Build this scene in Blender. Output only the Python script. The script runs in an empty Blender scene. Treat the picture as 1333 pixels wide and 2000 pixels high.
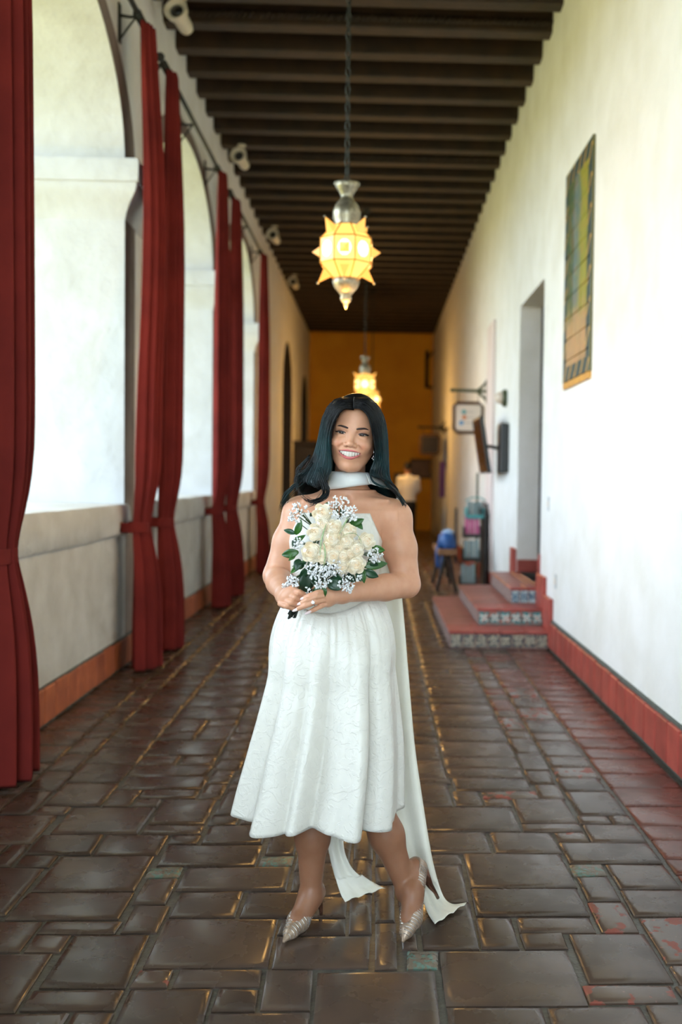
import bpy, bmesh, math, random
import numpy as np
from mathutils import Vector, Matrix, noise
S = bpy.context.scene
COL = S.collection
PI = math.pi

# ---------------------------------------------------------------- camera (35 mm lens at 1.40 m, level of the bride's chin)
CAMH, FPX = 1.40, 1944.0
_yaw, _roll, _pitch = math.radians(2.0), math.radians(0.7), math.radians(1.9202)
CX, CY = 805.12, 1000.0
cF = Vector((math.sin(_yaw)*math.cos(_pitch), math.cos(_yaw)*math.cos(_pitch), -math.sin(_pitch)))
_R = Vector((math.cos(_yaw), -math.sin(_yaw), 0)); _U = _R.cross(cF)
cR = _R*math.cos(_roll) + _U*math.sin(_roll); cU = -_R*math.sin(_roll) + _U*math.cos(_roll)
cam = bpy.data.cameras.new('camera'); camo = bpy.data.objects.new('camera', cam); COL.objects.link(camo)
M = Matrix.Identity(4)
for i in range(3): M[i][0], M[i][1], M[i][2] = cR[i], cU[i], -cF[i]
M[2][3] = CAMH
camo.matrix_world = M
cam.sensor_width = 36.0; cam.sensor_fit = 'AUTO'; cam.lens = FPX/2000*36
cam.shift_x = -(CX-666.5)/2000.0; cam.shift_y = (CY-1000.0)/2000.0
cam.clip_start = 0.05; cam.clip_end = 300
cam.dof.use_dof = True; cam.dof.focus_distance = 3.02; cam.dof.aperture_fstop = 1.9
S.camera = camo
def pt(u, v, Y):                       # point of the place seen at photograph pixel (u, v), Y metres down the corridor
    d = cF + cR*((u-CX)/FPX) - cU*((v-CY)/FPX)
    return Vector((0, 0, CAMH)) + d*(Y/d.y)
def gp(u, v, Z=0.0):                   # the same, on a horizontal plane
    d = cF + cR*((u-CX)/FPX) - cU*((v-CY)/FPX)
    return Vector((0, 0, CAMH)) + d*((Z-CAMH)/d.z)

# ---------------------------------------------------------------- sky, sun, exposure
w = bpy.data.worlds.new('sky'); S.world = w; w.use_nodes = True
wn = w.node_tree.nodes; wl = w.node_tree.links
bg = wn['Background']; bg.inputs['Color'].default_value = (0.70, 0.86, 1.0, 1); bg.inputs['Strength'].default_value = 6.0
sun = bpy.data.lights.new('sun', 'SUN'); sun.energy = 5.0; sun.angle = 0.01; sun.color = (1.0, 0.90, 0.72)
suno = bpy.data.objects.new('sun', sun); COL.objects.link(suno)
suno.location = (20, 5, 30); suno.rotation_euler = (0, math.radians(38), 0)   # stands over the building's far side: the corridor itself stays in shade
S.view_settings.view_transform = 'Standard'; S.view_settings.look = 'None'
S.view_settings.exposure = 0.62; S.view_settings.gamma = 1.0; S.view_settings.use_curve_mapping = False

# ---------------------------------------------------------------- materials
def srgb(r, g, b):
    f = lambda c: (c/255/12.92 if c/255 <= 0.04045 else ((c/255+0.055)/1.055)**2.4)
    return (f(r), f(g), f(b))
def mat(name, col, rough=0.6, col2=None, scale=8.0, bump=0.0, bscale=None, metal=0.0, detail=4.0, rand=0.0, coat=0.0, lo=0.35, hi=0.7,
        bdist=0.01, sss=0.0, spec=None, emit=None, estr=0.0, rough2=None, dist=0.0, sheen=0.0):
    m = bpy.data.materials.new(name); m.use_nodes = True
    nt = m.node_tree; N = nt.nodes; L = nt.links; b = N['Principled BSDF']
    b.inputs['Base Color'].default_value = (*col, 1); b.inputs['Roughness'].default_value = rough; b.inputs['Metallic'].default_value = metal
    if coat: b.inputs['Coat Weight'].default_value = coat; b.inputs['Coat Roughness'].default_value = 0.15
    if spec is not None: b.inputs['Specular IOR Level'].default_value = spec
    if sheen: b.inputs['Sheen Weight'].default_value = sheen
    if sss:
        b.inputs['Subsurface Weight'].default_value = sss; b.inputs['Subsurface Radius'].default_value = (1, .35, .2); b.inputs['Subsurface Scale'].default_value = 0.008
    if emit is not None: b.inputs['Emission Color'].default_value = (*emit, 1); b.inputs['Emission Strength'].default_value = estr
    tc = N.new('ShaderNodeNewGeometry')
    pos = tc.outputs['Position']
    out = None
    if col2 is not None or rough2 is not None:
        nz = N.new('ShaderNodeTexNoise'); nz.inputs['Scale'].default_value = scale; nz.inputs['Detail'].default_value = detail; nz.inputs['Distortion'].default_value = dist
        L.new(pos, nz.inputs['Vector'])
        mr = N.new('ShaderNodeMapRange'); mr.inputs[1].default_value = lo; mr.inputs[2].default_value = hi; L.new(nz.outputs['Fac'], mr.inputs[0])
        if col2 is not None:
            mx = N.new('ShaderNodeMix'); mx.data_type = 'RGBA'; mx.inputs[6].default_value = (*col, 1); mx.inputs[7].default_value = (*col2, 1)
            L.new(mr.outputs[0], mx.inputs[0]); out = mx.outputs[2]
        if rough2 is not None:
            m2 = N.new('ShaderNodeMapRange'); m2.inputs[3].default_value = rough; m2.inputs[4].default_value = rough2
            L.new(mr.outputs[0], m2.inputs[0]); L.new(m2.outputs[0], b.inputs['Roughness'])
    if rand:
        oi = N.new('ShaderNodeObjectInfo'); hs = N.new('ShaderNodeHueSaturation')
        m3 = N.new('ShaderNodeMapRange'); m3.inputs[3].default_value = 1-rand; m3.inputs[4].default_value = 1+rand
        L.new(oi.outputs['Random'], m3.inputs[0]); L.new(m3.outputs[0], hs.inputs['Value'])
        hs.inputs['Color'].default_value = (*col, 1)
        if out is not None: L.new(out, hs.inputs['Color'])
        out = hs.outputs['Color']
    if out is not None: L.new(out, b.inputs['Base Color'])
    if bump:
        nb = N.new('ShaderNodeTexNoise'); nb.inputs['Scale'].default_value = bscale or scale; nb.inputs['Detail'].default_value = 5
        L.new(pos, nb.inputs['Vector'])
        bp = N.new('ShaderNodeBump'); bp.inputs['Strength'].default_value = bump; bp.inputs['Distance'].default_value = bdist
        L.new(nb.outputs['Fac'], bp.inputs['Height']); L.new(bp.outputs['Normal'], b.inputs['Normal'])
    return m

# ---------------------------------------------------------------- helpers
class MB:                                # a growing mesh: verts, faces; build() links it as ONE object
    def __init__(s): s.v = []; s.f = []
    def add(s, vs, fs):
        o = len(s.v); s.v += [tuple(p) for p in vs]; s.f += [tuple(i+o for i in f) for f in fs]; return s
    def box(s, x0, x1, y0, y1, z0, z1, mx=None):
        vs = [(x, y, z) for z in (z0, z1) for y in (y0, y1) for x in (x0, x1)]
        if mx is not None: vs = [mx @ Vector(p) for p in vs]
        return s.add(vs, [(0,2,3,1), (4,5,7,6), (0,1,5,4), (2,6,7,3), (0,4,6,2), (1,3,7,5)])
    def bbox(s, x0, x1, y0, y1, z0, z1, b=0.01, mx=None):   # box with chamfered edges
        vs = []; 
        for (z, i) in ((z0, b), (z0+b, 0), (z1-b, 0), (z1, b)):
            vs += [(x0+b+i*0, y0+i, z), (x1-b, y0+i, z), (x1-i, y0+b, z), (x1-i, y1-b, z), (x1-b, y1-i, z), (x0+b, y1-i, z), (x0+i, y1-b, z), (x0+i, y0+b, z)]
        if mx is not None: vs = [mx @ Vector(p) for p in vs]
        fs = [tuple(range(7, -1, -1)), tuple(range(24, 32))]
        for k in range(3):
            for i in range(8): j = (i+1) % 8; fs.append((k*8+i, k*8+j, k*8+8+j, k*8+8+i))
        return s.add(vs, fs)
    def loft(s, rings, cap0=True, cap1=True, closed=True):
        n = len(rings[0]); vs = [p for r in rings for p in r]; fs = []
        for k in range(len(rings)-1):
            for i in range(n if closed else n-1):
                j = (i+1) % n; fs.append((k*n+i, k*n+j, (k+1)*n+j, (k+1)*n+i))
        if closed and cap0: fs.append(tuple(range(n-1, -1, -1)))
        if closed and cap1: fs.append(tuple(range((len(rings)-1)*n, len(rings)*n)))
        return s.add(vs, fs)
    def tube(s, pts, rad, n=8, caps=True, flat=1.0):
        pts = [Vector(p) for p in pts]; rad = rad if hasattr(rad, '__len__') else [rad]*len(pts)
        rings = []; up = None
        for i, p in enumerate(pts):
            t = (pts[min(i+1, len(pts)-1)]-pts[max(i-1, 0)])
            if t.length < 1e-9: t = Vector((0, 0, 1))
            t.normalize()
            if up is None:
                up = Vector((0, 0, 1)) if abs(t.z) < 0.9 else Vector((0, 1, 0))
            a = up - t*up.dot(t)
            if a.length < 1e-6: a = t.orthogonal()
            a.normalize(); b = t.cross(a); up = a
            rings.append([p + (a*math.cos(q)*flat + b*math.sin(q))*rad[i] for q in [2*PI*k/n for k in range(n)]])
        return s.loft(rings, caps, caps)
    def lathe(s, prof, n=20, c=(0,0,0), mx=None):   # prof: (r, z)
        rings = [[Vector((c[0]+max(r,1e-4)*math.cos(2*PI*k/n), c[1]+max(r,1e-4)*math.sin(2*PI*k/n), c[2]+z)) for k in range(n)] for r, z in prof]
        if mx is not None: rings = [[mx @ p for p in r] for r in rings]
        return s.loft(rings)
    def sphere(s, c, r, n=10, m=7, sc=(1,1,1)):
        return s.add(*_sph(c, r, n, m, sc))
    def build(s, name, m, parent=None, smooth=False, angle=None):
        me = bpy.data.meshes.new(name); me.from_pydata(s.v, [], s.f); me.validate(); me.update()
        if smooth:
            me.polygons.foreach_set('use_smooth', [True]*len(me.polygons))
            if angle is not None: me.set_sharp_from_angle(angle=math.radians(angle))
        return link(name, me, m, parent)
def _sph(c, r, n, m, sc):
    c = Vector(c); vs = [c+Vector((0, 0, r*sc[2]))]
    for i in range(1, m):
        a = PI*i/m
        for k in range(n):
            b = 2*PI*k/n; vs.append(c+Vector((r*sc[0]*math.sin(a)*math.cos(b), r*sc[1]*math.sin(a)*math.sin(b), r*sc[2]*math.cos(a))))
    vs.append(c-Vector((0, 0, r*sc[2]))); fs = []
    for k in range(n): fs.append((0, 1+k, 1+(k+1) % n))
    for i in range(m-2):
        for k in range(n):
            a = 1+i*n; fs.append((a+k, a+n+k, a+n+(k+1) % n, a+(k+1) % n))
    e = len(vs)-1; a = 1+(m-2)*n
    for k in range(n): fs.append((a+k, e, a+(k+1) % n))
    return vs, fs
def link(name, me, m, parent=None):
    o = bpy.data.objects.new(name, me); COL.objects.link(o)
    if m is not None:
        if len(me.materials) == 0: me.materials.append(m)
    if parent is not None:
        o.parent = parent
        o.matrix_parent_inverse = parent.matrix_basis.inverted()     # vertices are given in place-coordinates
    return o
def thing(name, label, cat, loc=(0,0,0), rz=0.0, group=None):
    o = bpy.data.objects.new(name, None); COL.objects.link(o); o.location = loc; o.rotation_euler = (0, 0, rz)
    o.empty_display_size = 0.1
    o['label'] = label; o['category'] = cat
    if group: o['group'] = group
    return o
def tag(o, label, cat, group=None):
    o['label'] = label; o['category'] = cat
    if group: o['group'] = group
    return o
def struct(o): o['kind'] = 'structure'; return o
def stuff(o): o['kind'] = 'stuff'; return o
def grp(o, name):                        # an Empty of the setting that holds pieces
    e = bpy.data.objects.new(name, None); COL.objects.link(e); return e
def solidify(o, t, off=0.0):
    md = o.modifiers.new('thick', 'SOLIDIFY'); md.thickness = t; md.offset = off; return o
def subsurf(o, n=1):
    md = o.modifiers.new('sub', 'SUBSURF'); md.levels = n; md.render_levels = n; return o

# ================================================================ THE SETTING
XL, XR, YN, YE, ZC = -1.86, 1.46, -5.0, 27.0, 5.24
plaster = mat('white_plaster', srgb(236,234,230), 0.85, srgb(226,223,215), 3.0, bump=0.5, bscale=9, bdist=0.02)
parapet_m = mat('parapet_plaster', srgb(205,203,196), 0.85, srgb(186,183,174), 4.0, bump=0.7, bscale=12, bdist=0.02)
band_m = mat('taupe_band', srgb(136,122,112), 0.85, srgb(120,106,98), 5.0, bump=0.3)
upper_m = mat('cream_plaster', srgb(222,210,188), 0.85, srgb(208,196,172), 2.5, bump=0.4, bscale=9, bdist=0.02)
ochre_m = mat('ochre_plaster', srgb(226,158,36), 0.85, srgb(212,142,28), 1.5, bump=0.3, bscale=6)
grout_m = mat('grey_grout', srgb(84,80,71), 0.4, srgb(58,55,48), 30, bump=0.6, bscale=60, bdist=0.006)
tile_m = mat('sealed_floor_tile', srgb(82,66,56), 0.2, srgb(64,52,45), 7, bump=0.12, bscale=6, bdist=0.02, rand=0.2, rough2=0.36, spec=0.45)
tile_worn = mat('worn_floor_tile', srgb(86,70,60), 0.2, srgb(128,66,54), 16, bump=0.15, bscale=7, bdist=0.02, lo=0.55, hi=0.58, rough2=0.5)
tile_red = mat('red_border_tile', srgb(106,62,52), 0.2, srgb(86,54,46), 6, bump=0.12, bscale=7, bdist=0.015, rand=0.15, rough2=0.38)
tile_pat = mat('relief_tile', srgb(104,92,78), 0.2, srgb(88,112,100), 34, bump=0.9, bscale=34, bdist=0.01, lo=0.5, hi=0.56, dist=1.5)
terracotta = mat('terracotta', srgb(176,98,62), 0.5, srgb(146,74,46), 9, bump=0.2, rand=0.18)
redboard = mat('red_clay_tile', srgb(170,74,62), 0.42, srgb(142,58,48), 7, bump=0.2, rand=0.14)
green_edge = mat('grey_green_grout', srgb(92,98,90), 0.6, srgb(70,76,70), 20, bump=0.3)
wood_dark = mat('dark_beam_wood', srgb(50,31,10), 0.62, srgb(29,18,6), 6, bump=0.4, bscale=20, rand=0.15)
wood_plank = mat('dark_plank_wood', srgb(34,24,14), 0.8, srgb(24,17,10), 8, bump=0.4, rand=0.15)
wood_door = mat('old_door_wood', srgb(36,26,18), 0.6, srgb(24,17,12), 10, bump=0.4)
earth = mat('sunny_court_ground', srgb(196,172,96), 0.9, srgb(150,150,80), 0.6, bump=0.2)
iron = mat('black_iron', srgb(30,30,28), 0.5, srgb(20,20,18), 20, bump=0.2, metal=0.6)

# ---- floor: grout bed, then every tile of the nearer floor a piece
fl = MB().box(XL-1.0, XR+0.5, YN, YE+.2, -0.12, -0.011).build('floor', grout_m); struct(fl)
g0 = MB().box(-70, XL-1.12, -60, 80, -0.3, -0.05).build('ground_court', earth); struct(g0)
g1 = MB().box(XL-1.1, 30, -60, YN, -0.3, -0.05).build('ground_forecourt', earth); struct(g1)

rng = random.Random(7)
T = []                                  # traced tiles: photo lines of the near and far edge, left and right end of the near edge
def tl(off, rows):
    for r in rows:
        vf, vn, ul, ur = r[:4]; k = r[4] if len(r) > 4 else 't'
        vf, vn = 1500+vf/2, 1500+vn/2; um = off+(ul+ur)/4
        a = gp(off+ul/2, vn); b = gp(off+ur/2, vn); c = gp(um, vf); m_ = gp(um, vn)
        T.append([a.x, b.x, m_.y, c.y, k])
tl(0, [(55,143,175,395),(80,147,400,510),(119,148,515,600,'s'),(150,252,185,545),(147,178,125,215,'s'),(180,293,-130,98),(255,335,120,350),(258,333,360,618),
  (256,292,650,772,'s'),(120,216,580,803),(219,253,540,792),(85,116,545,760),(30,81,460,795),(60,116,770,870),(6,58,803,900),(85,180,832,940),(182,218,815,932,'s'),
  (220,293,788,1022),(295,378,605,1010),(256,335,1030,1160),(338,376,1005,1150,'p'),(380,474,688,1122),(380,424,565,690,'p'),(425,526,520,655),(340,476,122,530),
  (335,382,50,190,'s'),(385,570,-220,12),(480,586,22,468),(529,640,460,622),(477,578,648,930),(480,578,955,1200),(584,774,552,1050),(594,712,-110,82),
  (590,642,140,450),(652,712,85,228,'s'),(648,852,160,490),(720,952,-260,46),(860,938,90,432),(785,852,505,662,'w'),(780,852,672,1005),(648,772,1058,1445),
  (582,645,1090,1330),(855,1060,400,770),(857,942,828,1000),(783,942,1008,1210),(945,1070,810,1200),(955,1060,-150,190),(948,1050,240,402)])
tl(667, [(715,776,247,392,'p'),(705,922,405,972),(334,463,500,912),(469,573,525,968),(577,636,708,1000),(582,697,555,697),(640,697,735,885,'s'),(522,702,328,547),
  (375,520,325,497),(332,373,330,478),(250,328,330,592),(248,324,603,850),(148,244,330,697),(119,210,708,920),(212,244,718,940),(88,146,443,555),(117,146,563,668,'s'),
  (88,116,560,768,'w'),(60,144,316,438),(38,86,445,750),(0,35,425,718),(62,116,775,885),(12,60,740,842),(38,87,863,1060),(90,181,930,1250),(184,215,1065,1280,'w'),
  (184,215,945,1058,'s'),(217,283,982,1208),(250,284,863,960,'w'),(287,366,905,1275),(373,416,925,1042,'p'),(419,514,972,1095),(373,467,1098,1400),(470,570,1160,1450),
  (520,632,1012,1157,'w'),(578,756,1268,1560,'w'),(640,833,975,1303),(838,914,1008,1335,'w'),(928,1080,850,1250),(930,1080,430,835),(785,1090,-125,398),(915,1060,1262,1560),
  (228,286,1240,1420),(330,373,1290,1430,'w')])
XB = 1.075                               # the red border strip starts here
CELL = 0.02
nx, ny = int((XB-XL)/CELL)+1, int((17.0-1.9)/CELL)+1
occ = np.zeros((nx, ny), bool)
def mark(x0, x1, y0, y1):
    i0, i1 = max(0, int((x0-XL)/CELL)), min(nx, int(math.ceil((x1-XL)/CELL)))
    j0, j1 = max(0, int((y0-1.9)/CELL)), min(ny, int(math.ceil((y1-1.9)/CELL)))
    if i1 > i0 and j1 > j0: occ[i0:i1, j0:j1] = True
tiles = []
for x0, x1, y0, y1, k in T:
    x0, x1 = max(x0, XL+0.02), min(x1, XB-0.01)
    if x1-x0 < 0.05 or y1-y0 < 0.03: continue
    tiles.append((x0+0.007, x1-0.007, y0+0.006, y1-0.006, k)); mark(x0, x1, y0, y1)
ymax_tr = max(t[3] for t in tiles)
def free(i, j, a, b): return i+a <= nx and j+b <= ny and not occ[i:i+a, j:j+b].any()
for j in range(ny):                      # the untraced floor: grow each tile from its corner until it meets a neighbour
    for i in range(nx):
        if occ[i, j]: continue
        big = rng.random(); wmax, hmax = (24, 15) if big < .45 else ((17, 15) if big < .6 else ((24, 9) if big < .85 else (10, 8)))
        a = 0
        while i+a < nx and a < wmax and not occ[i+a, j]: a += 1
        rest = 0
        while i+a+rest < nx and not occ[i+a+rest, j] and rest < 6: rest += 1
        if rest and rest < 6: a = a+rest if a+rest < 30 else a-3
        c = 0
        while j+c < ny and c < hmax and not occ[i:i+a, j+c].any(): c += 1
        if c < 6 and c == hmax: pass
        x0, y0 = XL+i*CELL, 1.9+j*CELL; x1, y1 = min(x0+a*CELL, XB), y0+c*CELL
        occ[i:i+a, j:j+c] = True
        if a < 3 or c < 2 or a*c < 16: continue
        r_ = rng.random(); k = 's'if a*c < 40 and r_ < .4 else ('w' if x0 > .45 and r_ < .14 else 't')
        if x0 > .55 and y0 > 5.6 and r_ > .6: k = 'r'
        tiles.append((x0+.006, x1-.006, y0+.005, y1-.005, k))
A4 = np.array([t[:4] for t in tiles]); KD = [t[4] for t in tiles]     # let every tile grow until the joints are even
for step in range(12):
    for side in (0, 1, 2, 3):
        for n in range(len(A4)):
            q = A4[n].copy(); q[side] += (-.005 if side in (0, 2) else .005)
            if q[0] < XL+.012 or q[1] > XB-.006: continue
            g_ = .011
            hit = (A4[:,0] < q[1]+g_) & (A4[:,1] > q[0]-g_) & (A4[:,2] < q[3]+g_) & (A4[:,3] > q[2]-g_); hit[n] = False
            if side < 2: hit &= (A4[:,2] < q[3]+.001) & (A4[:,3] > q[2]-.001)
            else: hit &= (A4[:,0] < q[1]+.001) & (A4[:,1] > q[0]-.001)
            if not hit.any(): A4[n] = q
tiles = [(*a, k) for a, k in zip(A4.tolist(), KD)]
y = 1.9
while y < 17:                            # red border courses beside the right wall
    h = rng.choice((0.14, 0.16, 0.2, 0.24)); 
    tiles.append((XB+0.012, XR-0.045, y+0.005, y+h-0.005, 'r')); y += h
def tile_mesh(mb, x0, x1, y0, y1, r):
    e = min(0.014, (x1-x0)*.2, (y1-y0)*.2); j = lambda: r.uniform(-0.004, 0.004)
    tz = [r.uniform(-0.0022, 0.0022) for _ in range(4)]
    o = [(x0+j(), y0+j()), (x1+j(), y0+j()), (x1+j(), y1+j()), (x0+j(), y1+j())]
    cx, cy = (x0+x1)/2, (y0+y1)/2; s = lambda p, d: (p[0]+math.copysign(d, cx-p[0]), p[1]+math.copysign(d, cy-p[1]))
    vs = [(*p, -0.013) for p in o]+[(*p, -0.006) for p in o]+[(*s(p, e*.45), -0.0012+t) for p, t in zip(o, tz)]+[(*s(p, e*1.6), 0.001+t*.6) for p, t in zip(o, tz)]
    fs = [(12,13,14,15)]
    for k in range(3):
        for i in range(4): q = (i+1) % 4; fs.append((k*4+i, k*4+q, k*4+4+q, k*4+4+i))
    mb.add(vs, fs)
TM = {'t': tile_m, 's': tile_m, 'w': tile_worn, 'p': tile_pat, 'r': tile_red}
tiles.sort(key=lambda t: -(t[1]-t[0])*(t[3]-t[2])/max(2.4, t[2])**3 if t[2] > 2.2 else 0)
far = {}
for n, (x0, x1, y0, y1, k) in enumerate(tiles):
    if n < 290 and y1 > 2.2:
        mb = MB(); tile_mesh(mb, x0, x1, y0, y1, rng); mb.build('tile', TM[k], fl, smooth=True, angle=40)
    else: tile_mesh(far.setdefault('r' if k == 'r' else 't', MB()), x0, x1, y0, y1, rng)
for k, mb in far.items(): stuff(mb.build('far_tiles', TM[k], fl, smooth=True, angle=40))
mb = MB()                                # beyond 17 m the same tiles, plain courses
for yy in np.arange(17.0, 26.9, 0.32):
    xx = XL
    while xx < XR-0.1:
        ww = rng.choice((0.3, 0.46)); mb.bbox(xx+.008, min(xx+ww, XR)-.008, yy+.008, yy+.312, -.013, 0.0, .004); xx += ww
stuff(mb.build('distant_tiles', tile_m, fl))

# ---- left wall: an arcade of three arches and their fellows behind the camera
TH, ZS, RISE, ZP = 1.05, 3.50, 0.95, 1.19
arches = [(4.55-3.77*2, 7.37-3.77*2), (0.78, 3.60), (4.55, 7.37), (8.36, 11.235), (12.1, 14.92)]
WT = 5.56
wall = MB(); soff = MB(); rev = MB(); bands = MB()
def wbox(mb, y0, y1, z0, z1, x0=XL-TH, x1=XL): mb.box(x0, x1, y0, y1, z0, z1)
ys = YN
NA = 28
for (a0, a1) in arches:
    wbox(wall, ys, a0, -0.05, WT)
    hc, hs = (a0+a1)/2, (a1-a0)/2
    P = [(hc-hs*math.cos(PI*k/NA), ZS+0.16+RISE*math.sin(PI*k/NA)) for k in range(NA+1)]
    for k in range(NA):                  # spandrel strips above the arch
        (ya, za), (yb, zb) = P[k], P[k+1]
        wall.add([(XL,ya,za),(XL,yb,zb),(XL,yb,WT),(XL,ya,WT)], [(0,1,2,3)])
        wall.add([(XL-TH,ya,za),(XL-TH,yb,zb),(XL-TH,yb,WT),(XL-TH,ya,WT)], [(3,2,1,0)])
        rev.add([(XL,ya,za),(XL,yb,zb),(XL-TH,yb,zb),(XL-TH,ya,za)], [(3,2,1,0)])
    for yj, q in ((a0, .003), (a1, -.003)): rev.add([(XL+.002,yj+q,0.9),(XL+.002,yj+q,ZS+.16),(XL-TH,yj+q,ZS+.16),(XL-TH,yj+q,0.9)], [(0,1,2,3) if q > 0 else (3,2,1,0)])
    wbox(wall, a0, a1, WT-0.05, WT)
    ys = a1
wbox(wall, ys, 19.45, -0.05, WT)
lin = []
# two dark doorways far down the left wall, pointed by their low arches
for (a0, a1, zt) in ((19.45, 21.5, 4.15), (24.2, 26.1, 3.95)):
    hc, hs = (a0+a1)/2, (a1-a0)/2
    for k in range(16):
        ya, yb = hc-hs*math.cos(PI*k/16), hc-hs*math.cos(PI*(k+1)/16); za, zb = zt-1+math.sin(PI*k/16), zt-1+math.sin(PI*(k+1)/16)
        wall.add([(XL,ya,za),(XL,yb,zb),(XL,yb,WT),(XL,ya,WT)], [(0,1,2,3)])
        lin.append((a0, [(XL+.003,ya,za-.004),(XL+.003,yb,zb-.004),(XL-.5,yb,zb-.004),(XL-.5,ya,za-.004)]))
    wbox(wall, a0, a1, -0.05, WT, XL-TH, XL-0.5)
    wbox(wall, a1, 24.2 if a1 < 22 else YE, -0.05, WT)
reveal_m = mat('dimmed_reveal_plaster', srgb(200,201,202), 0.9, srgb(188,188,186), 3.0, bump=0.6, bscale=9, bdist=0.02)  # arch reveals and imposts greyed in colour to offset strong daylight on them
rv = rev.build('reveals', reveal_m, None, smooth=True, angle=30)
wl_o = struct(wall.build('wall_left', plaster, smooth=True, angle=30))
rv.parent = wl_o; rv.name = 'arch_reveal'
# doors inside those doorways
for n, (a0, a1, zt) in enumerate(((19.45, 21.5, 4.15), (24.2, 26.1, 3.95))):
    d = struct(grp(None, 'door_%d' % (n+2)))
    mb = MB()
    for a_, q in lin:
        if a_ == a0: mb.add(q, [(3,2,1,0)])
    mb.box(XL-.5, XL+.003, a1-.012, a1, 0, zt-1); mb.box(XL-.5, XL+.003, a0, a0+.012, 0, zt-1); mb.build('shade_lining', wood_door, d)  # dark wood facing colours in the shade of the unlit openings
    k = 6; wdt = (a1-a0)/k
    for i in range(k):
        ym = a0+wdt*(i+.5); z = zt-1+math.sqrt(max(.05, 1-((ym-(a0+a1)/2)/((a1-a0)/2))**2))
        MB().bbox(XL-.49, XL-.42, a0+i*wdt+.006, a0+(i+1)*wdt-.006, 0, z, .008).build('plank', wood_door, d)
# upper face of the arcade wall and a flat taupe band, darker, round each opening
for i, (a0, a1) in enumerate(arches):
    hc, hs = (a0+a1)/2, (a1-a0)/2; t = 0.004; wbd = 0.30
    P = [(hc-hs*math.cos(PI*k/NA), ZS+0.16+RISE*math.sin(PI*k/NA), hc-(hs+wbd)*math.cos(PI*k/NA), ZS+0.16+(RISE+.13)*math.sin(PI*k/NA)) for k in range(NA+1)]
    mb = MB()
    for k in range(NA):
        p, q = P[k], P[k+1]
        mb.add([(XL+t,p[0],p[1]),(XL+t,q[0],q[1]),(XL+t,q[2],q[3]),(XL+t,p[2],p[3])], [(0,1,2,3)])
    for s_, yj in ((-1, a0), (1, a1)):
        y0, y1 = sorted((yj, yj+s_*wbd)); mb.box(XL, XL+t, y0, y1, 0.0, ZS+0.16)
    struct(mb.build('trim_%d' % (i+1), band_m))
# imposts: cap block, then a hollow cove dying into the pier
piers = [(-6.0, arches[0][0])] + [(arches[i][1], arches[i+1][0]) for i in range(4)] + [(arches[4][1], arches[4][1]+0.95)]
for i, (p0, p1) in enumerate(piers):
    mb = MB(); prof = [(0.0, 3.24), (0.015, 3.30), (0.05, 3.37), (0.095, 3.43), (0.11, 3.47), (0.11, 3.495), (0.125, 3.50), (0.13, 3.64), (0.115, 3.665), (0.0, 3.67)]
    last = i == 5
    rings = [[(XL+p, p0-p, z), (XL+p, p1+(0 if last else p), z), (XL-TH, p1+(0 if last else p), z), (XL-TH, p0-p, z)] for p, z in prof]
    mb.loft(rings); struct(mb.build('trim_%d' % (i+10), reveal_m, smooth=True, angle=35))
# parapets with projecting caps
for i, (a0, a1) in enumerate(arches):
    mb = MB(); n = 14; xs = XL+0.012
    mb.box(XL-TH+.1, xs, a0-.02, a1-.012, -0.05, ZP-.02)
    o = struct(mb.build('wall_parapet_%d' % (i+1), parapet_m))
    mb = MB(); rings = []
    for k in range(n+1):
        yy = a0+(a1-a0)*k/n; w_ = lambda s: 0.006*noise.noise(Vector((yy*2.3, s, i)))
        rings.append([(xs-.02, yy, .965), (xs+.016, yy, .965+w_(1)), (xs+.034, yy, .985+w_(2)), (xs+.04+w_(3), yy, 1.08), (xs+.034+w_(4), yy, ZP-.02), (xs+.018, yy, ZP+w_(5)), (XL-TH+.05, yy, ZP+.015), (XL-TH+.05, yy, .965)])
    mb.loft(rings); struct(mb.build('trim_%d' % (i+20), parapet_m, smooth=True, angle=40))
# left baseboard: clay tiles between the piers
bl = struct(MB().box(XL-.01, XL+.02, YN, 19.4, 0, .222).build('baseboard_left', green_edge))
tmpl = None
def pieces(parent, m, y0, y1, wd, x0, x1, z0, z1, tmpl=[None]):
    yy = y0
    while yy < y1-0.05:
        e = min(yy+wd*rng.uniform(.94, 1.06), y1)
        MB().bbox(x0, x1, yy+.005, e-.005, z0+rng.uniform(-.004,.004), z1+rng.uniform(-.006,.004), .006).build('tile', m, parent); yy = e
pieces(bl, terracotta, 4.3, 16.0, 0.205, XL, XL+.034, .012, .212)
# ---- right wall with its door recess
DY0, DY1, DZ, LZ = 8.83, 10.33, 3.19, 0.44
mb = MB(); xo = XR+0.55
mb.box(XR, xo, YN, DY0, -.05, WT); mb.box(XR, xo, DY0, DY1, DZ, WT); mb.box(XR, xo, DY1, 20.7, -.05, WT); mb.box(XR, xo, 20.7, 22.3, 2.5, WT); mb.box(XR, xo, 22.3, YE, -.05, WT)
mb.box(XR+.02, xo, DY0, DY1, -.05, LZ); mb.box(xo-.06, xo, 20.7, 22.3, -.05, 2.5)
struct(mb.build('wall_right', plaster))
d1 = struct(grp(None, 'door_1'))
for i in range(6):
    ya = DY0+.09+i*(DY1-DY0-.18)/6
    MB().bbox(XR+.27, XR+.33, ya+.004, ya+(DY1-DY0-.18)/6-.004, LZ, DZ-.1, .008).build('plank', wood_door, d1)
for (a, b, c, d) in ((DY0, DY0+.09, LZ, DZ), (DY1-.09, DY1, LZ, DZ), (DY0+.09, DY1-.09, DZ-.1, DZ)):
    MB().bbox(XR+.22, XR+.36, a, b, c, d, .01).build('frame', wood_door, d1)
d4 = struct(grp(None, 'door_4'))
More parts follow.
